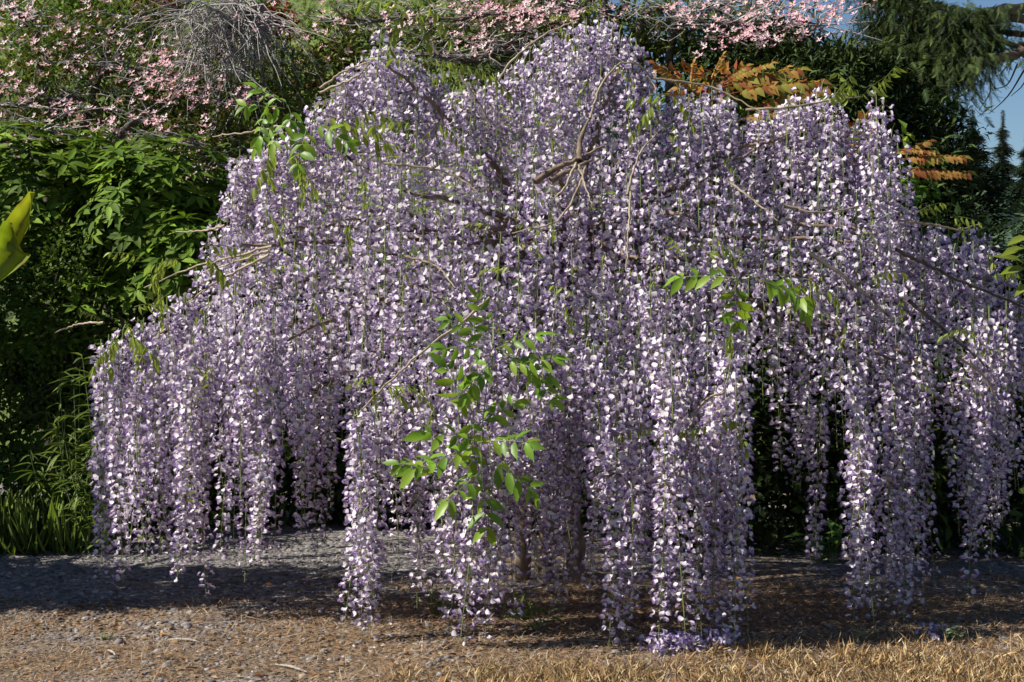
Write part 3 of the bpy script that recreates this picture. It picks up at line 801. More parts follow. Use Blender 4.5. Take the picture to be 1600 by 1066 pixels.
# floret: banner petal, wings, keel, pedicel.  +X away from the raceme, Z up
def floret(full=True, seed=0):
    rng = np.random.default_rng(seed); g = Geo()
    LIL = np.array([.78, .70, .79]); WHT = np.array([.89, .86, .90]); VIO = np.array([.34, .235, .49]); MID = np.array([.57, .47, .67])
    n = 8 if full else 5
    c = np.array([.029, 0, .001]); ax = unit(np.array([.62, 0, .78])); u = np.array([0, 1., 0]); v = np.cross(ax, u)
    ring = []
    cols = [np.array([.78, .74, .62])]
    for k in range(n):
        a = 2 * math.pi * k / n + .2
        r = .0130 * (1 + .14 * math.cos(2 * a)) * rng.uniform(.84, 1.10) * (.78 if full and k == 1 else 1)
        ring.append(c + r * (math.cos(a) * u + math.sin(a) * v) + ax * (.0045 * math.cos(2 * a) + .0025 + rng.normal() * .0012))
        cols.append(WHT if k % 2 else LIL)
    V = np.vstack([c[None], ring]); F = np.array([(0, 1 + k, 1 + (k + 1) % n) for k in range(n)])
    g.add(V, F, np.array(cols))
    for s in (-1, 1):
        a = np.array([.028, s * .002, -.001]); tip = np.array([.044, s * .005, -.011])
        w1 = np.array([.040, s * .010, -.001]); w2 = np.array([.033, s * .003, -.012])
        g.add(np.vstack([a, w1, tip, w2]), np.array([[0, 1, 2], [0, 2, 3]]), np.vstack([MID, MID, VIO, VIO]))
    if full:
        g.add(np.array([[.029, 0, -.002], [.041, 0, -.015], [.047, 0, -.008], [.040, 0, -.004]]), np.array([[0, 1, 2], [0, 2, 3]]), VIO * .9)
        V, F = tube(np.array([[0, 0, 0], [.016, 0, .003], [.030, 0, 0]]), [.0009, .0008, .0011], 3)
        g.add(V, F, np.array([.26, .24, .12]))
    return g.arrays()
def bud():
    g = Geo()
    V = np.array([[.016, 0, 0], [.021, .0035, 0], [.021, -.0035, 0], [.021, 0, .004], [.021, 0, -.004], [.032, 0, -.004]])
    F = np.array([[0, 3, 1], [0, 2, 3], [0, 1, 4], [0, 4, 2], [5, 1, 3], [5, 3, 2], [5, 4, 1], [5, 2, 4]])
    g.add(V, F, np.array([[.35, .32, .25], [.55, .47, .66], [.55, .47, .66], [.6, .54, .7], [.45, .35, .6], [.70, .66, .78]]))
    V, F = tube(np.array([[0, 0, 0], [.018, 0, .001]]), [.0007, .0007], 3); g.add(V, F, np.array([.24, .26, .10]))
    return g.arrays()
T_FL = [floret(True, s) for s in range(4)]; T_FLO = [floret(False, 9)]; T_BUD = bud()

def raceme_arr(L, seed, full=True, openf=.8, dens=160):
    rng = np.random.default_rng(seed)
    n = int(L * (dens if full else dens * .8))
    s = (np.arange(n) + .5) / n; s = s * .93 + .07 * s ** 3
    a = np.arange(n) * 2.39996 + rng.normal(size=n) * .3
    # the axis sways a little
    sx, sy = rng.normal(size=2) * .012
    ax = np.stack([sx * np.sin(s * 4), sy * np.sin(s * 3.3 + 1), -s * L], -1)
    size = np.where(s < openf, 1.0 - .18 * s, .95 - .4 * (s - openf) / max(.05, 1 - openf)) * rng.uniform(.82, 1.15, n)
    ped = np.interp(s, [0, .06, .35, .8, 1], [.75, 1.15, 1.0, .72, .5])
    tiltdn = rng.normal(size=n) * .42 - np.interp(s, [0, .4, 1], [.25, .1, -.25])
    ca, sa = np.cos(a), np.sin(a)
    xo = np.stack([ca * np.cos(tiltdn), sa * np.cos(tiltdn), np.sin(tiltdn)], -1)
    yo = unit(np.cross(np.tile([0, 0, 1.], (n, 1)), xo)); zo = np.cross(xo, yo)
    roll = rng.normal(size=n) * .9; c, s_ = np.cos(roll)[:, None], np.sin(roll)[:, None]
    yo, zo = yo * c + zo * s_, zo * c - yo * s_
    M = np.stack([xo, yo, zo], -1) * size[:, None, None] * .88
    # longer pedicels put the flower further out
    T = ax + xo * ((ped - .5) * .018)[:, None] * rng.uniform(.75, 1.25, (n, 1))
    isbud = s > openf + rng.normal(size=n) * .06
    M[isbud] *= np.interp(s[isbud], [openf - .1, 1], [1.0, .45])[:, None, None]
    tint = 1 + rng.normal(size=(n, 1)) * .07 + np.array([.0, -.04, .0]) * rng.random((n, 1))
    return ax, M, T, tint, isbud

def stalk_arr(ax, L, k=1.0):
    pts = np.vstack([[0, 0, .02], ax[::max(1, len(ax) // 12)], [ax[-1][0], ax[-1][1], -L]])
    return tube(pts, np.linspace(.0023, .0010, len(pts)) * k, 4)

VARL = [.38, .46, .54, .62, .70, .78, .88]
variants = []
for li, L in enumerate(VARL):
    for w in range(4):
        ax, M, T, tint, isb = raceme_arr(L, 1000 + li * 10 + w, True, [.86, .78, .64, .97][w])
        g = Geo(); k = np.arange(len(T)) % 4
        for q in range(4):
            m = (~isb) & (k == q); g.inst(T_FL[q], M[m], T[m], tint[m])
        g.inst(T_BUD, M[isb], T[isb], tint[isb])
        vs, fs = stalk_arr(ax, L)
        v2, f2 = stalk_arr(ax, L, .6); g.add(v2, f2, (.2, .24, .07))
        variants.append((L, g.mesh('raceme', M_petal), Geo().add(vs, fs, WHITE).mesh('stalk', M_stalk)))

# --- where racemes hang
rngw = np.random.default_rng(2024)
spots = []   # (px, py, depth, length, priority)
def try_add(px, py, d, lo, hi, minx, miny, store, prio, bot_off=0):
    for (a, b, *_r) in store[-1400:]:
        if abs(a - px) < minx and abs(b - py) < miny and ((a - px) / minx) ** 2 + ((b - py) / miny) ** 2 < 1: return False
    L = rngw.uniform(lo, hi)
    maxpx = min(bot_px(px + o) for o in (-24, -12, 0, 12, 24)) - bot_off - abs(rngw.normal()) * 30
    L = min(L, (maxpx - py) / F_PX * d, EYE + (HY - py) / F_PX * d - .01)
    if L < .26: return False
    store.append((px, py, d, L, prio)); return True
front, deep, back = [], [], []
for _ in range(22000):
    px = rngw.uniform(150, 1635); s = top_px(px)
    py = s + rngw.random() ** .9 * (bot_px(px) - 190 - s)
    py = max(py, s + 6)
    try_add(px, py, front_d(px, py) + rngw.normal() * .05, .45, .88, 27, 66, front, 0, rngw.uniform(20, 210))
# full curtains along the front rim
STRANDS = ([(x, 545, 600, 2, 0) for x in (166, 186)] + [(x, 480, 590, 2, r) for x, r in ((222, 0), (246, .05), (270, .02), (296, 0), (318, .06))] + [(x, 470, 600, 2, .08) for x in (352, 384, 404, 432)] +
           [(x, 460, 570, 2, .2) for x in (462, 488, 514)] + [(558, 645, 690, 2, -.1), (584, 640, 690, 2, -.06), (622, 590, 680, 1, .05), (652, 600, 680, 2, .08), (684, 590, 680, 1, 0)] +
           [(x, 540, 690, 2, r) for x, r in ((710, -.08), (736, -.1), (768, -.12), (792, -.1), (840, .06), (866, .08), (892, .08), (926, .12), (960, -.08), (986, -.12), (1034, -.16), (1054, -.18), (1096, -.1), (1118, -.06), (1144, -.12), (1160, -.12))] +
           [(1212, 480, 560, 1, .3), (1240, 480, 560, 2, .3), (1276, 560, 640, 2, .25)] + [(x, 560, 720, 2, r) for x, r in ((1332, .06), (1356, .1), (1390, .1), (1412, .03), (1436, .06))] + [(x, 470, 600, 2, r) for x, r in ((1496, .02), (1520, 0), (1546, 0), (1570, .05))])
for (cx, y0, y1, n, dd) in STRANDS:
    w = 4.5
    for k in range(n):
        px = cx + np.clip(rngw.normal(), -1.5, 1.5) * w; py = rngw.uniform(y0, y1); d = front_d(cx, 650, False) + dd + rngw.normal() * .04
        L = min((bot_px(cx) + 8 - abs(rngw.normal()) * 14 - py) / F_PX * d, EYE + (HY - py) / F_PX * d - .008, .9)
        if L > .3: front.append((px, py, d, L, -1))
for (px, py) in ((600, 46), (614, 62), (868, 48), (892, 40), (912, 30), (932, 26), (952, 32), (972, 48), (988, 58), (850, 58), (835, 75), (1288, 130), (1255, 142), (1232, 155), (1305, 145), (1366, 148), (1382, 160), (1398, 200), (1115, 132), (1135, 145), (390, 228), (375, 240), (372, 262), (410, 215),
                 (645, 92), (690, 108), (735, 118), (770, 122), (808, 100), (1515, 355), (1535, 362), (170, 530), (255, 470), (280, 455), (505, 150), (535, 120), (555, 95), (1010, 105), (1060, 150), (1180, 172)):
    front.append((px, py, front_d(px, py, False) + rngw.normal() * .04, rngw.uniform(.32, .5), -1))
for px in np.arange(165, 1630, 15):
    py = top_px(px) + rngw.uniform(-6, 22)
    front.append((px + rngw.normal() * 4, py, front_d(px, py, False) + rngw.normal() * .07, rngw.uniform(.3, .55), -1))
for _ in range(14000):
    px = rngw.uniform(150, 1635); s = top_px(px)
    py = s + 15 + rngw.random() * (bot_px(px) - 260 - s)
    try_add(px, py, front_d(px, py) + rngw.uniform(.2, .48), .4, .75, 29, 62, deep, 1, 110 + 90 * (px > 1165))
for _ in range(8000):
    px = rngw.uniform(180, 1600); s = top_px(px)
    py = s + 10 + rngw.random() * (620 - s)
    d0 = front_d(px, py, False)
    try_add(px, py, 2 * YC - d0 + rngw.normal() * .08, .45, .85, 34, 66, back, 2, 110 + 60 * (px > 1165))

print('racemes', len(front), len(deep), len(back))
front.sort(key=lambda r: (r[4], r[2]))
parts = front[:300]; rest = front[300:] + deep + back
floret_me = [mesh_np('floret', T[0], T[1], T[2], False, M_petal) for T in T_FL] + [mesh_np('floret_bud', T_BUD[0], T_BUD[1], T_BUD[2], False, M_petal)]
single = [min(range(len(parts)), key=lambda i: abs(parts[i][0] - x) + abs(parts[i][1] - y) * .3) for x, y in ((570, 650), (1045, 660), (1150, 590))]
for i, (px, py, d, L, pr) in enumerate(parts):
    loc = P(px, py, d)
    if i in single:
        ax, M, T, tint, isb = raceme_arr(L, 5000 + i, True, .9, 130)
        vs, fs = stalk_arr(ax, L)
        r = obj('raceme', Geo().add(vs, fs, WHITE).mesh('raceme', M_stalk), wist, loc=loc)
        for j in range(len(T)):
            o = obj('floret', floret_me[4 if isb[j] else j % 4], r)
            o.matrix_basis = Matrix.Translation(T[j].tolist()) @ Matrix(M[j].tolist()).to_4x4()
        continue
    cand = [v for v in range(len(variants)) if abs(variants[v][0] - L) <= min(abs(q - L) for q in VARL) + 1e-6]
    Lv, me, st = variants[cand[rngw.integers(0, len(cand))] if pr == 0 or L < .5 else cand[rngw.choice([0, 3, 3, 3])]]
    w = rngw.uniform(.88, 1.12)
    rot = (rngw.normal() * .03, rngw.normal() * .03, rngw.uniform(0, 6.28))
    r = obj('raceme', me, wist, loc=loc, rot=rot, scale=(w, w, L / Lv))
    obj('stalk', st, r)
g = Geo(); gs = Geo()
low = []
for li, L in enumerate(VARL):
    for w in range(2):
        ax, M, T, tint, isb = raceme_arr(L, 3000 + li * 10 + w, False, [.86, .72][w])
        q = Geo(); q.inst(T_FLO[0], M[~isb], T[~isb], tint[~isb])
        if isb.any(): q.inst((T_BUD[0][:6], T_BUD[1][:8], T_BUD[2][:6]), M[isb], T[isb], tint[isb])
        low.append((L, q.arrays(), stalk_arr(ax, L)))
for (px, py, d, L, pr) in rest:
    k = int(np.argmin([abs(l[0] - L) for l in low])) + int(rngw.integers(0, 2))
    k = min(k, len(low) - 1); Lv, (V, F, C), (vs, fs) = low[k]
    a = rngw.uniform(0, 6.28); R = np.array([[math.cos(a), -math.sin(a), 0], [math.sin(a), math.cos(a), 0], [0, 0, L / Lv]])
    loc = P(px, py, d)
    g.add(V @ R.T + loc, F, C * rngw.uniform(.9, 1.08)); gs.add(vs @ R.T + loc, fs, WHITE)
ro = obj('inner_racemes', g.mesh('inner_racemes', M_petal), wist, 'stuff')
obj('inner_stalks', gs.mesh('inner_stalks', M_stalk), wist, 'stuff')

# --- trunk and limbs
base = np.array([.15, YC, 0])
fork = np.array([.22, YC - .05, 1.45])
for k, off in enumerate(((0, 0), (.09, .05), (-.07, .06))):
    c = curve([base + [off[0] * 1.6, off[1], -.02], base + [.10 * math.sin(k * 2), .06, .5], base + [-.08 * math.cos(k * 2), -.03, 1.0], fork + [off[0], off[1], 0]], 18, .008)
    V, F = tube(c, np.linspace(.042, .03, 18), 9)
    obj('trunk', Geo().add(V, F, WHITE).mesh('trunk', M_wbark), wist)
def limb(ctrl, r0, r1, mat, n=18, wob=.006, name='branch'):
    c = curve(ctrl, n, wob)
    V, F = tube(c, np.linspace(r0, r1, n), 6)
    obj(name, Geo().add(V, F, WHITE).mesh(name, mat), wist)
rb = np.random.default_rng(8)
for k in range(46):   # arching limbs that carry the canopy, all round
    px = 190 + (1590 - 190) * (k + .5) / 46; t_ = rb.random()
    py = top_px(px) + 20 + t_ * 330
    d = front_d(px, py) + .06
    if k % 3 == 0: d = 2 * YC - d
    e = P(px, py, d)
    mid = fork * .45 + e * .55 + np.array([0, .05, .06 * rb.random()])
    limb([fork + rb.normal(size=3) * .04, mid, e], .022, .005, M_wbark)
# limbs that show in the photograph
def canes(paths, mat, r0, r1, off=.06):
    for p in paths:
        limb([P(x, y, front_d(x, min(y + (60 if r0 < .01 else 0), 650), False) - off) for i, (x, y) in enumerate(p)], r0, r1, mat, 22, .002)
canes([[(835, 285), (870, 262), (905, 248), (945, 228)], [(860, 282), (890, 266), (925, 250)], [(905, 252), (908, 215), (922, 185)]], M_wbark, .016, .004, .03)
canes([[(660, 55), (690, 90), (725, 125), (768, 198)], [(528, 232), (548, 250), (575, 263)], [(575, 385), (600, 395), (620, 398)], [(1400, 390), (1480, 430), (1600, 480)], [(1265, 395), (1340, 450), (1395, 500)], [(1420, 470), (1480, 520), (1545, 575)]], M_dark, .008, .005, .13)
canes([[(922, 185), (932, 150), (948, 120), (975, 98), (1000, 103), (1018, 125), (1027, 150)], [(780, 125), (800, 95), (850, 55), (905, 30)], [(500, 138), (540, 110), (580, 96)], [(500, 145), (560, 118), (575, 100)],
       [(980, 305), (990, 265), (1005, 232), (1030, 205)], [(600, 256), (660, 262), (710, 275), (745, 298)], [(425, 385), (350, 405), (300, 418), (225, 450)], [(420, 398), (340, 440), (290, 475)], [(420, 392), (370, 408), (320, 425)],
       [(352, 352), (320, 360), (275, 362)], [(440, 198), (390, 206), (332, 214)], [(765, 465), (720, 505), (660, 550), (605, 600), (555, 650)], [(630, 400), (680, 415), (712, 450)], [(1225, 320), (1270, 332), (1310, 330), (1352, 320)],
       [(1405, 345), (1460, 352), (1500, 358), (1530, 350)], [(1020, 123), (1070, 128), (1120, 140), (1190, 175)], [(1165, 172), (1230, 168), (1310, 155), (1345, 152)], [(162, 504), (125, 506), (85, 520)], [(900, 255), (885, 290), (865, 310)],
       [(905, 258), (915, 290), (925, 320)], [(915, 262), (900, 300), (870, 345), (800, 365)], [(985, 300), (982, 360), (978, 420)], [(1140, 285), (1180, 315), (1215, 345)], [(260, 515), (230, 530), (200, 550)], [(1060, 620), (1075, 700), (1040, 790)],
       [(1160, 600), (1090, 640), (1050, 760)], [(1500, 560), (1540, 590), (1560, 640)]], M_wcane, .0055, .0025, .12)

canes([[(772, 505), (768, 560), (758, 620), (752, 700), (750, 790)], [(775, 545), (810, 565), (850, 575)], [(1145, 440), (1190, 432), (1240, 428)], [(755, 690), (720, 705), (690, 735)]], M_stalk, .003, .0015, .2)
# --- young leaves
wl = leaf_tpl(.145, .3, long=True)
wb = leaf_tpl(.205, .25, long=True)
wl_me = [mesh_np('leaflet', wb[0], wb[1], wb[2] * np.array(c), False, M_wleaf) for c in ((.20, .36, .03), (.26, .40, .04), (.15, .28, .03))]
def wleaf(px, py, size, ang, seed, off=.16, pairs=5, fresh=True, droop=.5, split=False, hang=.8):
    d = front_d(px, min(py + 120, 650), False) - off
    a = P(px, py, d); rng = np.random.default_rng(seed)
    L = size / F_PX * d
    D = np.array([math.cos(ang), rng.normal() * .35 - .25, math.sin(ang)])
    Mx = frames(np.array([D]), np.array([[rng.normal() * .15, -.75, .8]]), 1.0)[0]
    rach, items = pinnate(pairs, L * (.46 if split else .38), L, droop, seed, True, .2, .9, hang * .5)
    V, F = tube(np.array(rach), np.linspace(.0018, .0008, 10), 4)
    if split:
        lo = obj('leaf', Geo().add(V @ Mx.T + a, F, WHITE).mesh('leaf', M_stalk), wist)
        par = lo
    g = Geo()
    g.add(V @ Mx.T + a, F, (.2, .25, .06))
    dn = Mx.T @ np.array([0, 0, -1.])
    for (p, dd, up, s) in items:
        Q = frames(np.array([unit(dd) + dn * hang * rng.uniform(.4, 1.3) + rng.normal(size=3) * .18]), np.array([up + rng.normal(size=3) * .3]), s * rng.uniform(.75, 1.15))[0]
        if split:
            o = obj('leaflet', wl_me[rng.integers(0, 3)], par)
            o.matrix_basis = Matrix.Translation((Mx @ p + a).tolist()) @ Matrix((Mx @ Q).tolist()).to_4x4()
        else:
            g.inst(wl, (Mx @ Q)[None], (Mx @ p + a)[None], np.array([[.30, .38, .075]]) * rng.uniform(.75, 1.2))
    if not split:
        obj('leaf', g.mesh('leaf', M_wleaf), wist)
BIG = [(768, 525, 62, 1.9), (765, 530, 70, 2.6), (760, 545, 70, 3.0), (775, 545, 66, .4), (770, 560, 70, -2.3), (785, 560, 76, -.3), (800, 572, 66, .3), (820, 580, 62, -.7), (745, 575, 60, -1.9), (735, 640, 76, 2.0), (745, 690, 80, 2.8),
       (735, 700, 90, -2.9), (760, 690, 78, .2), (755, 735, 80, -2.6), (765, 720, 76, -.5), (755, 745, 80, -1.5), (735, 650, 70, -1.5), (690, 735, 66, 2.9), (745, 665, 66, .6), (440, 160, 62, 2.5), (445, 170, 62, 3.0), (435, 185, 62, -2.4), (450, 165, 60, -1.2), (490, 190, 65, -.5), (480, 200, 66, -1.8), (420, 165, 55, -1.9), (460, 180, 60, -2.2), (1150, 435, 90, 3.0), (1180, 435, 80, -.3), (1215, 425, 70, -.9), (1150, 440, 80, -1.5)]
for k, (px, py, s, a) in enumerate(BIG):
    wleaf(px, py, s, a, 700 + k, split=True, pairs=4, droop=.15, off=.2, hang=.15)
SM = [(660, 0, 70, -.6), (640, 5, 70, -2.2), (650, 10, 55, -1.2), (630, 10, 60, 2.7), (440, 235, 70, -2.6), (450, 230, 70, -.8), (420, 235, 60, -1.8), (500, 180, 90, -.1), (545, 178, 70, -.3), (560, 176, 60, .2), (655, 95, 45, .3), (690, 100, 50, .2),
      (660, 100, 45, 2.6), (745, 108, 55, -.3), (735, 105, 50, 3.1), (680, 190, 50, -.4), (650, 195, 60, 2.8), (540, 345, 45, -1.3), (570, 275, 40, -1.6), (1040, 150, 70, -2.6), (1045, 145, 60, -.6), (1050, 150, 55, 2.9), (320, 385, 70, .2),
      (315, 395, 70, -.6), (285, 405, 50, 3.0), (262, 405, 55, -2.2), (235, 420, 55, -1.2), (225, 405, 50, 2.6), (250, 450, 50, -1.4), (210, 480, 50, .4), (195, 500, 60, -1.0), (200, 520, 60, -.4), (180, 520, 55, -1.6), (160, 500, 40, 2.5), (190, 530, 60, -2.6),
      (1255, 435, 55, -.2), (1240, 430, 60, -.7), (1140, 515, 45, -1.4), (1145, 515, 40, -1.9), (1360, 435, 55, .5), (1335, 150, 50, 1.9), (1345, 155, 45, 1.1), (1365, 155, 55, 1.3), (1330, 160, 40, 2.5), (1290, 155, 50, .6), (1300, 160, 50, 1.2), (1485, 340, 40, .2), (1490, 335, 40, -.7),
      (1500, 510, 45, -.4), (1510, 515, 40, 3.0), (1030, 670, 60, 3.0), (1040, 665, 50, -2.0), (1045, 660, 55, -.3), (1120, 660, 60, .3), (1135, 650, 55, -.8), (1110, 665, 55, 2.9), (590, 590, 45, 2.8), (600, 600, 50, -.4), (610, 605, 45, .3), (585, 600, 40, -1.8), (680, 635, 40, -2.0), (635, 605, 40, -.2),
      (800, 520, 40, 2.4), (490, 470, 35, -1), (880, 470, 40, -1.2), (420, 330, 45, -1.0), (470, 260, 50, -1.4), (1100, 400, 50, .6), (1115, 370, 45, -.6), (1070, 400, 40, 2.0), (870, 40, 40, -.5), (905, 25, 40, 1.0), (895, 30, 35, 2.5), (960, 100, 40, -.4), (860, 330, 40, -1.3), (800, 420, 45, 2.6), (1560, 430, 40, .4), (1430, 335, 45, .7)]
for k, (px, py, s, a) in enumerate(SM):
    lf = px < 345
    wleaf(px, py, s * (.95 if lf else 1), a, 800 + k, pairs=6 if lf else 5, droop=.5, hang=1.3 if lf else 1.7, off=.26 if lf else .14)
# scattered small green shoots through the flowers
for k in range(70):
    px = rb.uniform(220, 1580); py = top_px(px) + rb.uniform(10, 420)
    wleaf(px, py, rb.uniform(22, 40), rb.uniform(-3, 3), 900 + k, pairs=3, droop=.5, hang=.9, off=.08)

# ------------------------------------------------------------------ ground cover: stones, litter, dry grass, petals
rg = np.random.default_rng(404)
def stone_tpl(seed):
    r = np.random.default_rng(seed)
    p = (1 + 5 ** .5) / 2
    V = unit(np.array([[-1, p, 0], [1, p, 0], [-1, -p, 0], [1, -p, 0], [0, -1, p], [0, 1, p], [0, -1, -p], [0, 1, -p], [p, 0, -1], [p, 0, 1], [-p, 0, -1], [-p, 0, 1]]))
    V = V * r.uniform(.7, 1.2, (12, 1)) * [1, .8, .55]
    F = np.array([[0, 11, 5], [0, 5, 1], [0, 1, 7], [0, 7, 10], [0, 10, 11], [1, 5, 9], [5, 11, 4], [11, 10, 2], [10, 7, 6], [7, 1, 8], [3, 9, 4], [3, 4, 2], [3, 2, 6], [3, 6, 8], [3, 8, 9], [4, 9, 5], [2, 4, 11], [6, 2, 10], [8, 6, 7], [9, 8, 1]])
    return V, F, np.ones((12, 3))
ST = [stone_tpl(k) for k in range(5)]
def area(n, d0, d1, x0=-30, x1=1630):
    d = np.sqrt(rg.uniform(d0 ** 2, d1 ** 2, n)); px = rg.uniform(x0, x1, n)
    x = (px - CX) / F_PX * d
    return np.stack([x, d, ground_z(x, d)], -1), px
g = Geo()
for q in range(5):
    T, px = area(3600, 4.7, 7.75)
    keep = (px < 620) | (T[:, 1] < 5.7) | (rg.random(len(px)) < .25)
    T = T[keep]; n = len(T); s = .004 + .011 * rg.random(n) ** 3 + .012 * (rg.random(n) < .03)
    g.inst(ST[q], frames(rnd_dirs(n, rg) * [1, 1, .25], np.tile([0, 0, 1.], (n, 1)), s), T, pal([(.16, .152, .15), (.25, .232, .22), (.11, .104, .104), (.36, .325, .29), (.21, .175, .15)], n, rg, .15))
tag(obj('gravel', g.mesh('gravel', M_stone)), 'loose grey gravel strewn over the drive', 'gravel', kind='stuff')
# needle and leaf litter
T_NEED = (np.array([[-.02, 0, 0], [.02, 0, 0], [.012, .5, .05], [-.012, .5, .05], [0, 1, .02]]), np.array([[0, 1, 2], [0, 2, 3], [3, 2, 4]]), np.ones((5, 3)))
g = Geo()
T, px = area(46000, 4.7, 6.6)
pn = gn(T * [3.1, 4.5, 0]) + .35 * gn(T * [9, 11, 0] + 4)
keep = (pn + rg.normal(size=len(T)) * .35 + .5 * (px > 560) + .55) > .3 + 1.3 * ((T[:, 1] > 6.25) & (px < 620))
T = T[keep] + [0, 0, .006]; n = len(T)
d = np.stack([rg.normal(size=n) * 1.5, rg.normal(size=n), rg.random(n) ** 2 * .5], -1)
g.inst(T_NEED, frames(d, np.tile([0, 0, 1.], (n, 1)), rg.uniform(.02, .07, n)), T, pal([(.44, .29, .17), (.53, .38, .23), (.32, .18, .09), (.62, .50, .35), (.22, .14, .085)], n, rg, .2))
tag(obj('needle_litter', g.mesh('needle_litter', M_dry)), 'fallen brown needles and leaf litter under the wisteria', 'litter', kind='stuff')
g = Geo(); T, px = area(4200, 4.75, 6.8)
keep = (px > 330) | (T[:, 1] < 6.2); T = T[keep] + [0, 0, .006]; n = len(T)
g.inst(T_SMALL, frames(rnd_dirs(n, rg) * [1, 1, .15], unit(np.array([0, 0, 1.]) + rg.normal(size=(n, 3)) * .35), rg.uniform(.012, .038, n)), T, pal([(.25, .13, .06), (.32, .20, .10), (.15, .09, .055), (.30, .17, .09), (.40, .30, .20)], n, rg, .2))
tag(obj('leaf_litter', g.mesh('leaf_litter', M_dry)), 'curled dead leaves scattered on the earth', 'litter', kind='stuff')
# dry grass, dense at the lower right
g = Geo(); T_BL = leaf_tpl(.022, -.3, long=True)
T, px = area(52000, 4.6, 5.6, -30, 1680)
edge = np.interp(px, [0, 250, 500, 700, 820, 1000, 1150, 1300, 1600], [1150, 1105, 1085, 1058, 1040, 1038, 1030, 1008, 1012])
pyg = HY + F_PX * EYE / T[:, 1]
tuf = gn(T * [7, 9, 0]) + .5 * gn(T * [17, 19, 0] + 2)
keep = (pyg - edge) / 30 + tuf * .9 + rg.normal(size=len(T)) * .5 > .75
keep &= pyg > edge - 26
T = T[keep]; n = len(T)
d = np.stack([rg.normal(size=n) * .9, rg.normal(size=n) * .8, rg.uniform(.15, 1.1, n)], -1)
g.inst(T_BL, frames(d, rnd_dirs(n, rg), rg.uniform(.02, .062, n)), T, pal([(.44, .30, .14), (.52, .38, .19), (.36, .22, .10), (.58, .46, .27), (.28, .17, .08)], n, rg, .15))
tag(obj('dry_grass', g.mesh('dry_grass', M_dry)), 'short straw coloured dry grass along the front edge', 'grass', kind='stuff')
# fallen petals
g = Geo(); T, px = area(520, 4.9, 6.6, 120, 1600); T[:, 2] += .008
n = len(T)
g.inst(T_SMALL, frames(rnd_dirs(n, rg) * [1, 1, .2], unit(np.array([0, 0, 1.]) + rg.normal(size=(n, 3)) * .4), rg.uniform(.010, .018, n)), T, pal([(.72, .64, .80), (.6, .5, .72), (.78, .74, .80)], n, rg, .1))
for (cx, cy, rx, ry, k) in ((1050, 1016, 45, 8, 260), (1130, 1010, 22, 5, 60), (1460, 998, 16, 5, 40)):
    pxx = cx + rg.normal(size=k) * rx * .5; pyy = cy + rg.normal(size=k) * ry * .5
    dd = F_PX * EYE / (pyy - HY); x = (pxx - CX) / F_PX * dd
    T = np.stack([x, dd, .008 + rg.random(k) * .025], -1)
    g.inst(T_FL[0], frames(rnd_dirs(k, rg), rnd_dirs(k, rg), rg.uniform(.6, .95, k)), T, pal([(1, 1, 1), (.8, .75, .95)], k, rg, .1))
tag(obj('fallen_petals', g.mesh('fallen_petals', M_petal)), 'fallen lilac petals on the ground below the racemes', 'petals', kind='stuff')

# sticks and chips, each a thing
CH = [((430, 1042), (480, 1055), .011, 'pale split wood chip lying on the gravel'), ((262, 1003), (312, 1007), .012, 'broad grey wood chip among brown needles'), ((167, 1020), (180, 1028), .008, 'short white chip near the drive gravel'),
      ((496, 1007), (510, 1003), .009, 'small curled white chip beside dark gravel'), ((433, 945), (438, 957), .007, 'upright pale splinter at the shade edge'), ((700, 996), (725, 986), .011, 'pale stick leaning at the foot of the hanging racemes'),
      ((595, 997), (640, 996), .005, 'thin straight pale stick below the flowers'), ((730, 1030), (750, 1029), .007, 'small pale chip on bare earth by dry grass'), ((430, 1005), (500, 990), .005, 'long thin grey twig over brown litter'),
      ((330, 960), (420, 975), .007, 'bent dark twig beside a tan dead leaf'), ((100, 995), (128, 994), .004, 'short straight straw stick on the gravel'), ((225, 1035), (270, 1022), .004, 'slender brown twig on open gravel'),
      ((880, 1004), (985, 1010), .004, 'long curved straw stalk in front of the shade'), ((1480, 1008), (1580, 1004), .006, 'arched dark twig at the edge of the dry grass'), ((960, 962), (1010, 950), .006, 'pale twig lying in the shade under the racemes'), ((1290, 1018), (1335, 1012), .004, 'thin straw twig across the dry grass')]
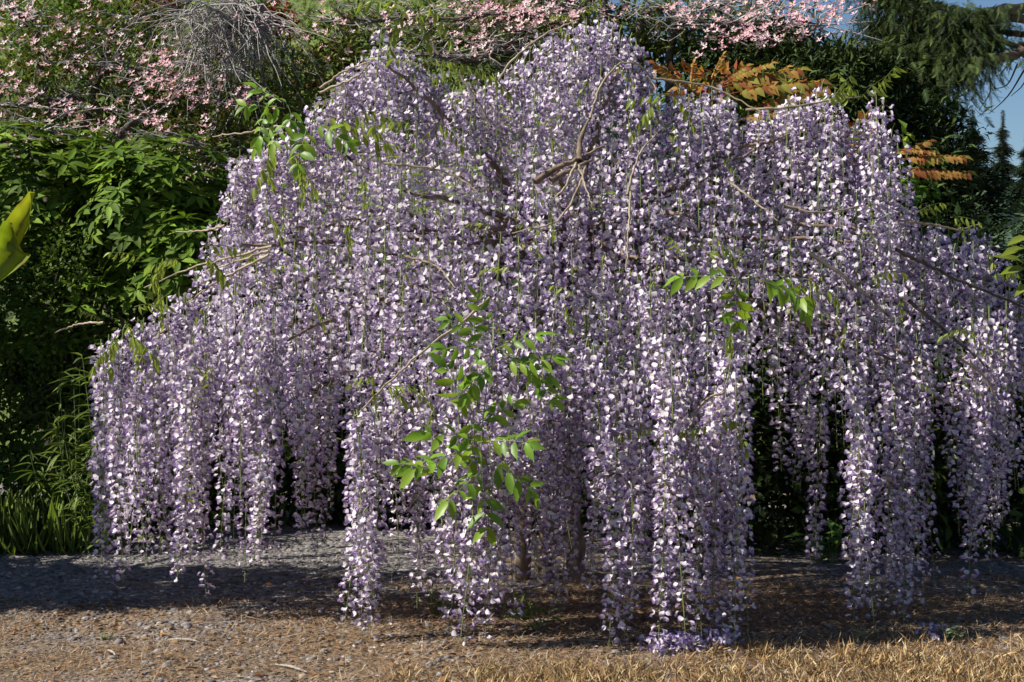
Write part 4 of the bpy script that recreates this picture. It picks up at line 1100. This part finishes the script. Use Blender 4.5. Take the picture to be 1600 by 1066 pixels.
for (a, b, r, lab) in CH:
    def gp(q): 
        d = F_PX * EYE / (q[1] - HY); return np.array([(q[0] - CX) / F_PX * d, d, .012])
    A, B = gp(a), gp(b)
    if abs(a[0] - b[0]) < 8: B = A + [.004, .0, .03]
    c = curve([A, (A + B) / 2 + [0, .01, .006], B], 7, .0012)
    V, F = tube(c, np.array([.3, .8, 1, .9, .95, .6, .15]) * r * .75, 6)
    V[:, 2] = .006 + (V[:, 2] - .006) * .5
    o = obj('wood_chip' if r > .0065 else 'twig', Geo().add(V, F, WHITE).mesh('twig', M_wood if 'dark' not in lab and 'brown twig' not in lab else M_wbark))
    tag(o, lab, 'wood chip' if r > .0065 else 'twig', 'sticks and chips on the ground')

# small weeds
def weed(label, px, py, h, n, cols, seed, tpl=T_LEAF):
    d = F_PX * EYE / (py - HY); b = np.array([(px - CX) / F_PX * d, d, 0])
    t = thing('small_weed', label, 'weed', b, 'weeds by the wisteria')
    rng = np.random.default_rng(seed); g = Geo(); gs = Geo()
    for k in range(5):
        e = b + [rng.normal() * h * .5, rng.normal() * h * .3, h * rng.uniform(.5, 1.1)]
        c = curve([b, (b + e) / 2 + rng.normal(size=3) * .01, e], 7)
        V, F = tube(c, np.linspace(.0022, .001, 7), 4); gs.add(V, F, WHITE)
        m = n // 5; p = c[rng.integers(1, 7, m)]
        g.inst(tpl, frames(rnd_dirs(m, rng) * [1, 1, .4] + [0, 0, .2], np.tile([0, -.3, 1.], (m, 1)), h * rng.uniform(.3, .55, m)), p, pal(cols, m, rng))
    obj('stems', gs.mesh('stems', M_stalk), t); obj('foliage', g.mesh('foliage', M_soft), t, 'stuff')
weed('bright green leafy seedling under the racemes', 1072, 900, .12, 20, [(.08, .2, .02), (.1, .24, .03)], 1)
weed('green sprig in the shade between hanging racemes', 1300, 880, .22, 40, [(.07, .14, .03), (.10, .18, .04)], 2)
weed('tan dried weed at the edge of the dry grass', 1340, 1004, .06, 50, [(.45, .33, .16), (.38, .26, .12)], 3, T_NARROW)
weed('low grey green weed beside the dry grass', 1492, 1004, .05, 70, [(.16, .20, .12), (.2, .24, .15)], 4, T_SMALL)
weed('yellow green weed growing through brown litter', 690, 965, .12, 60, [(.16, .2, .04), (.22, .24, .06)], 6, T_NARROW)
weed('flat yellowish moss weed on the gravel', 165, 998, .03, 60, [(.24, .24, .06), (.3, .26, .08)], 7, T_NARROW)
weed('thin green stalks at the shaded wisteria foot', 840, 985, .16, 30, [(.14, .2, .05)], 8, T_NARROW)

tot = sum(len(m.polygons) for m in bpy.data.meshes)
print('objects', len(bpy.data.objects), 'polys', tot)
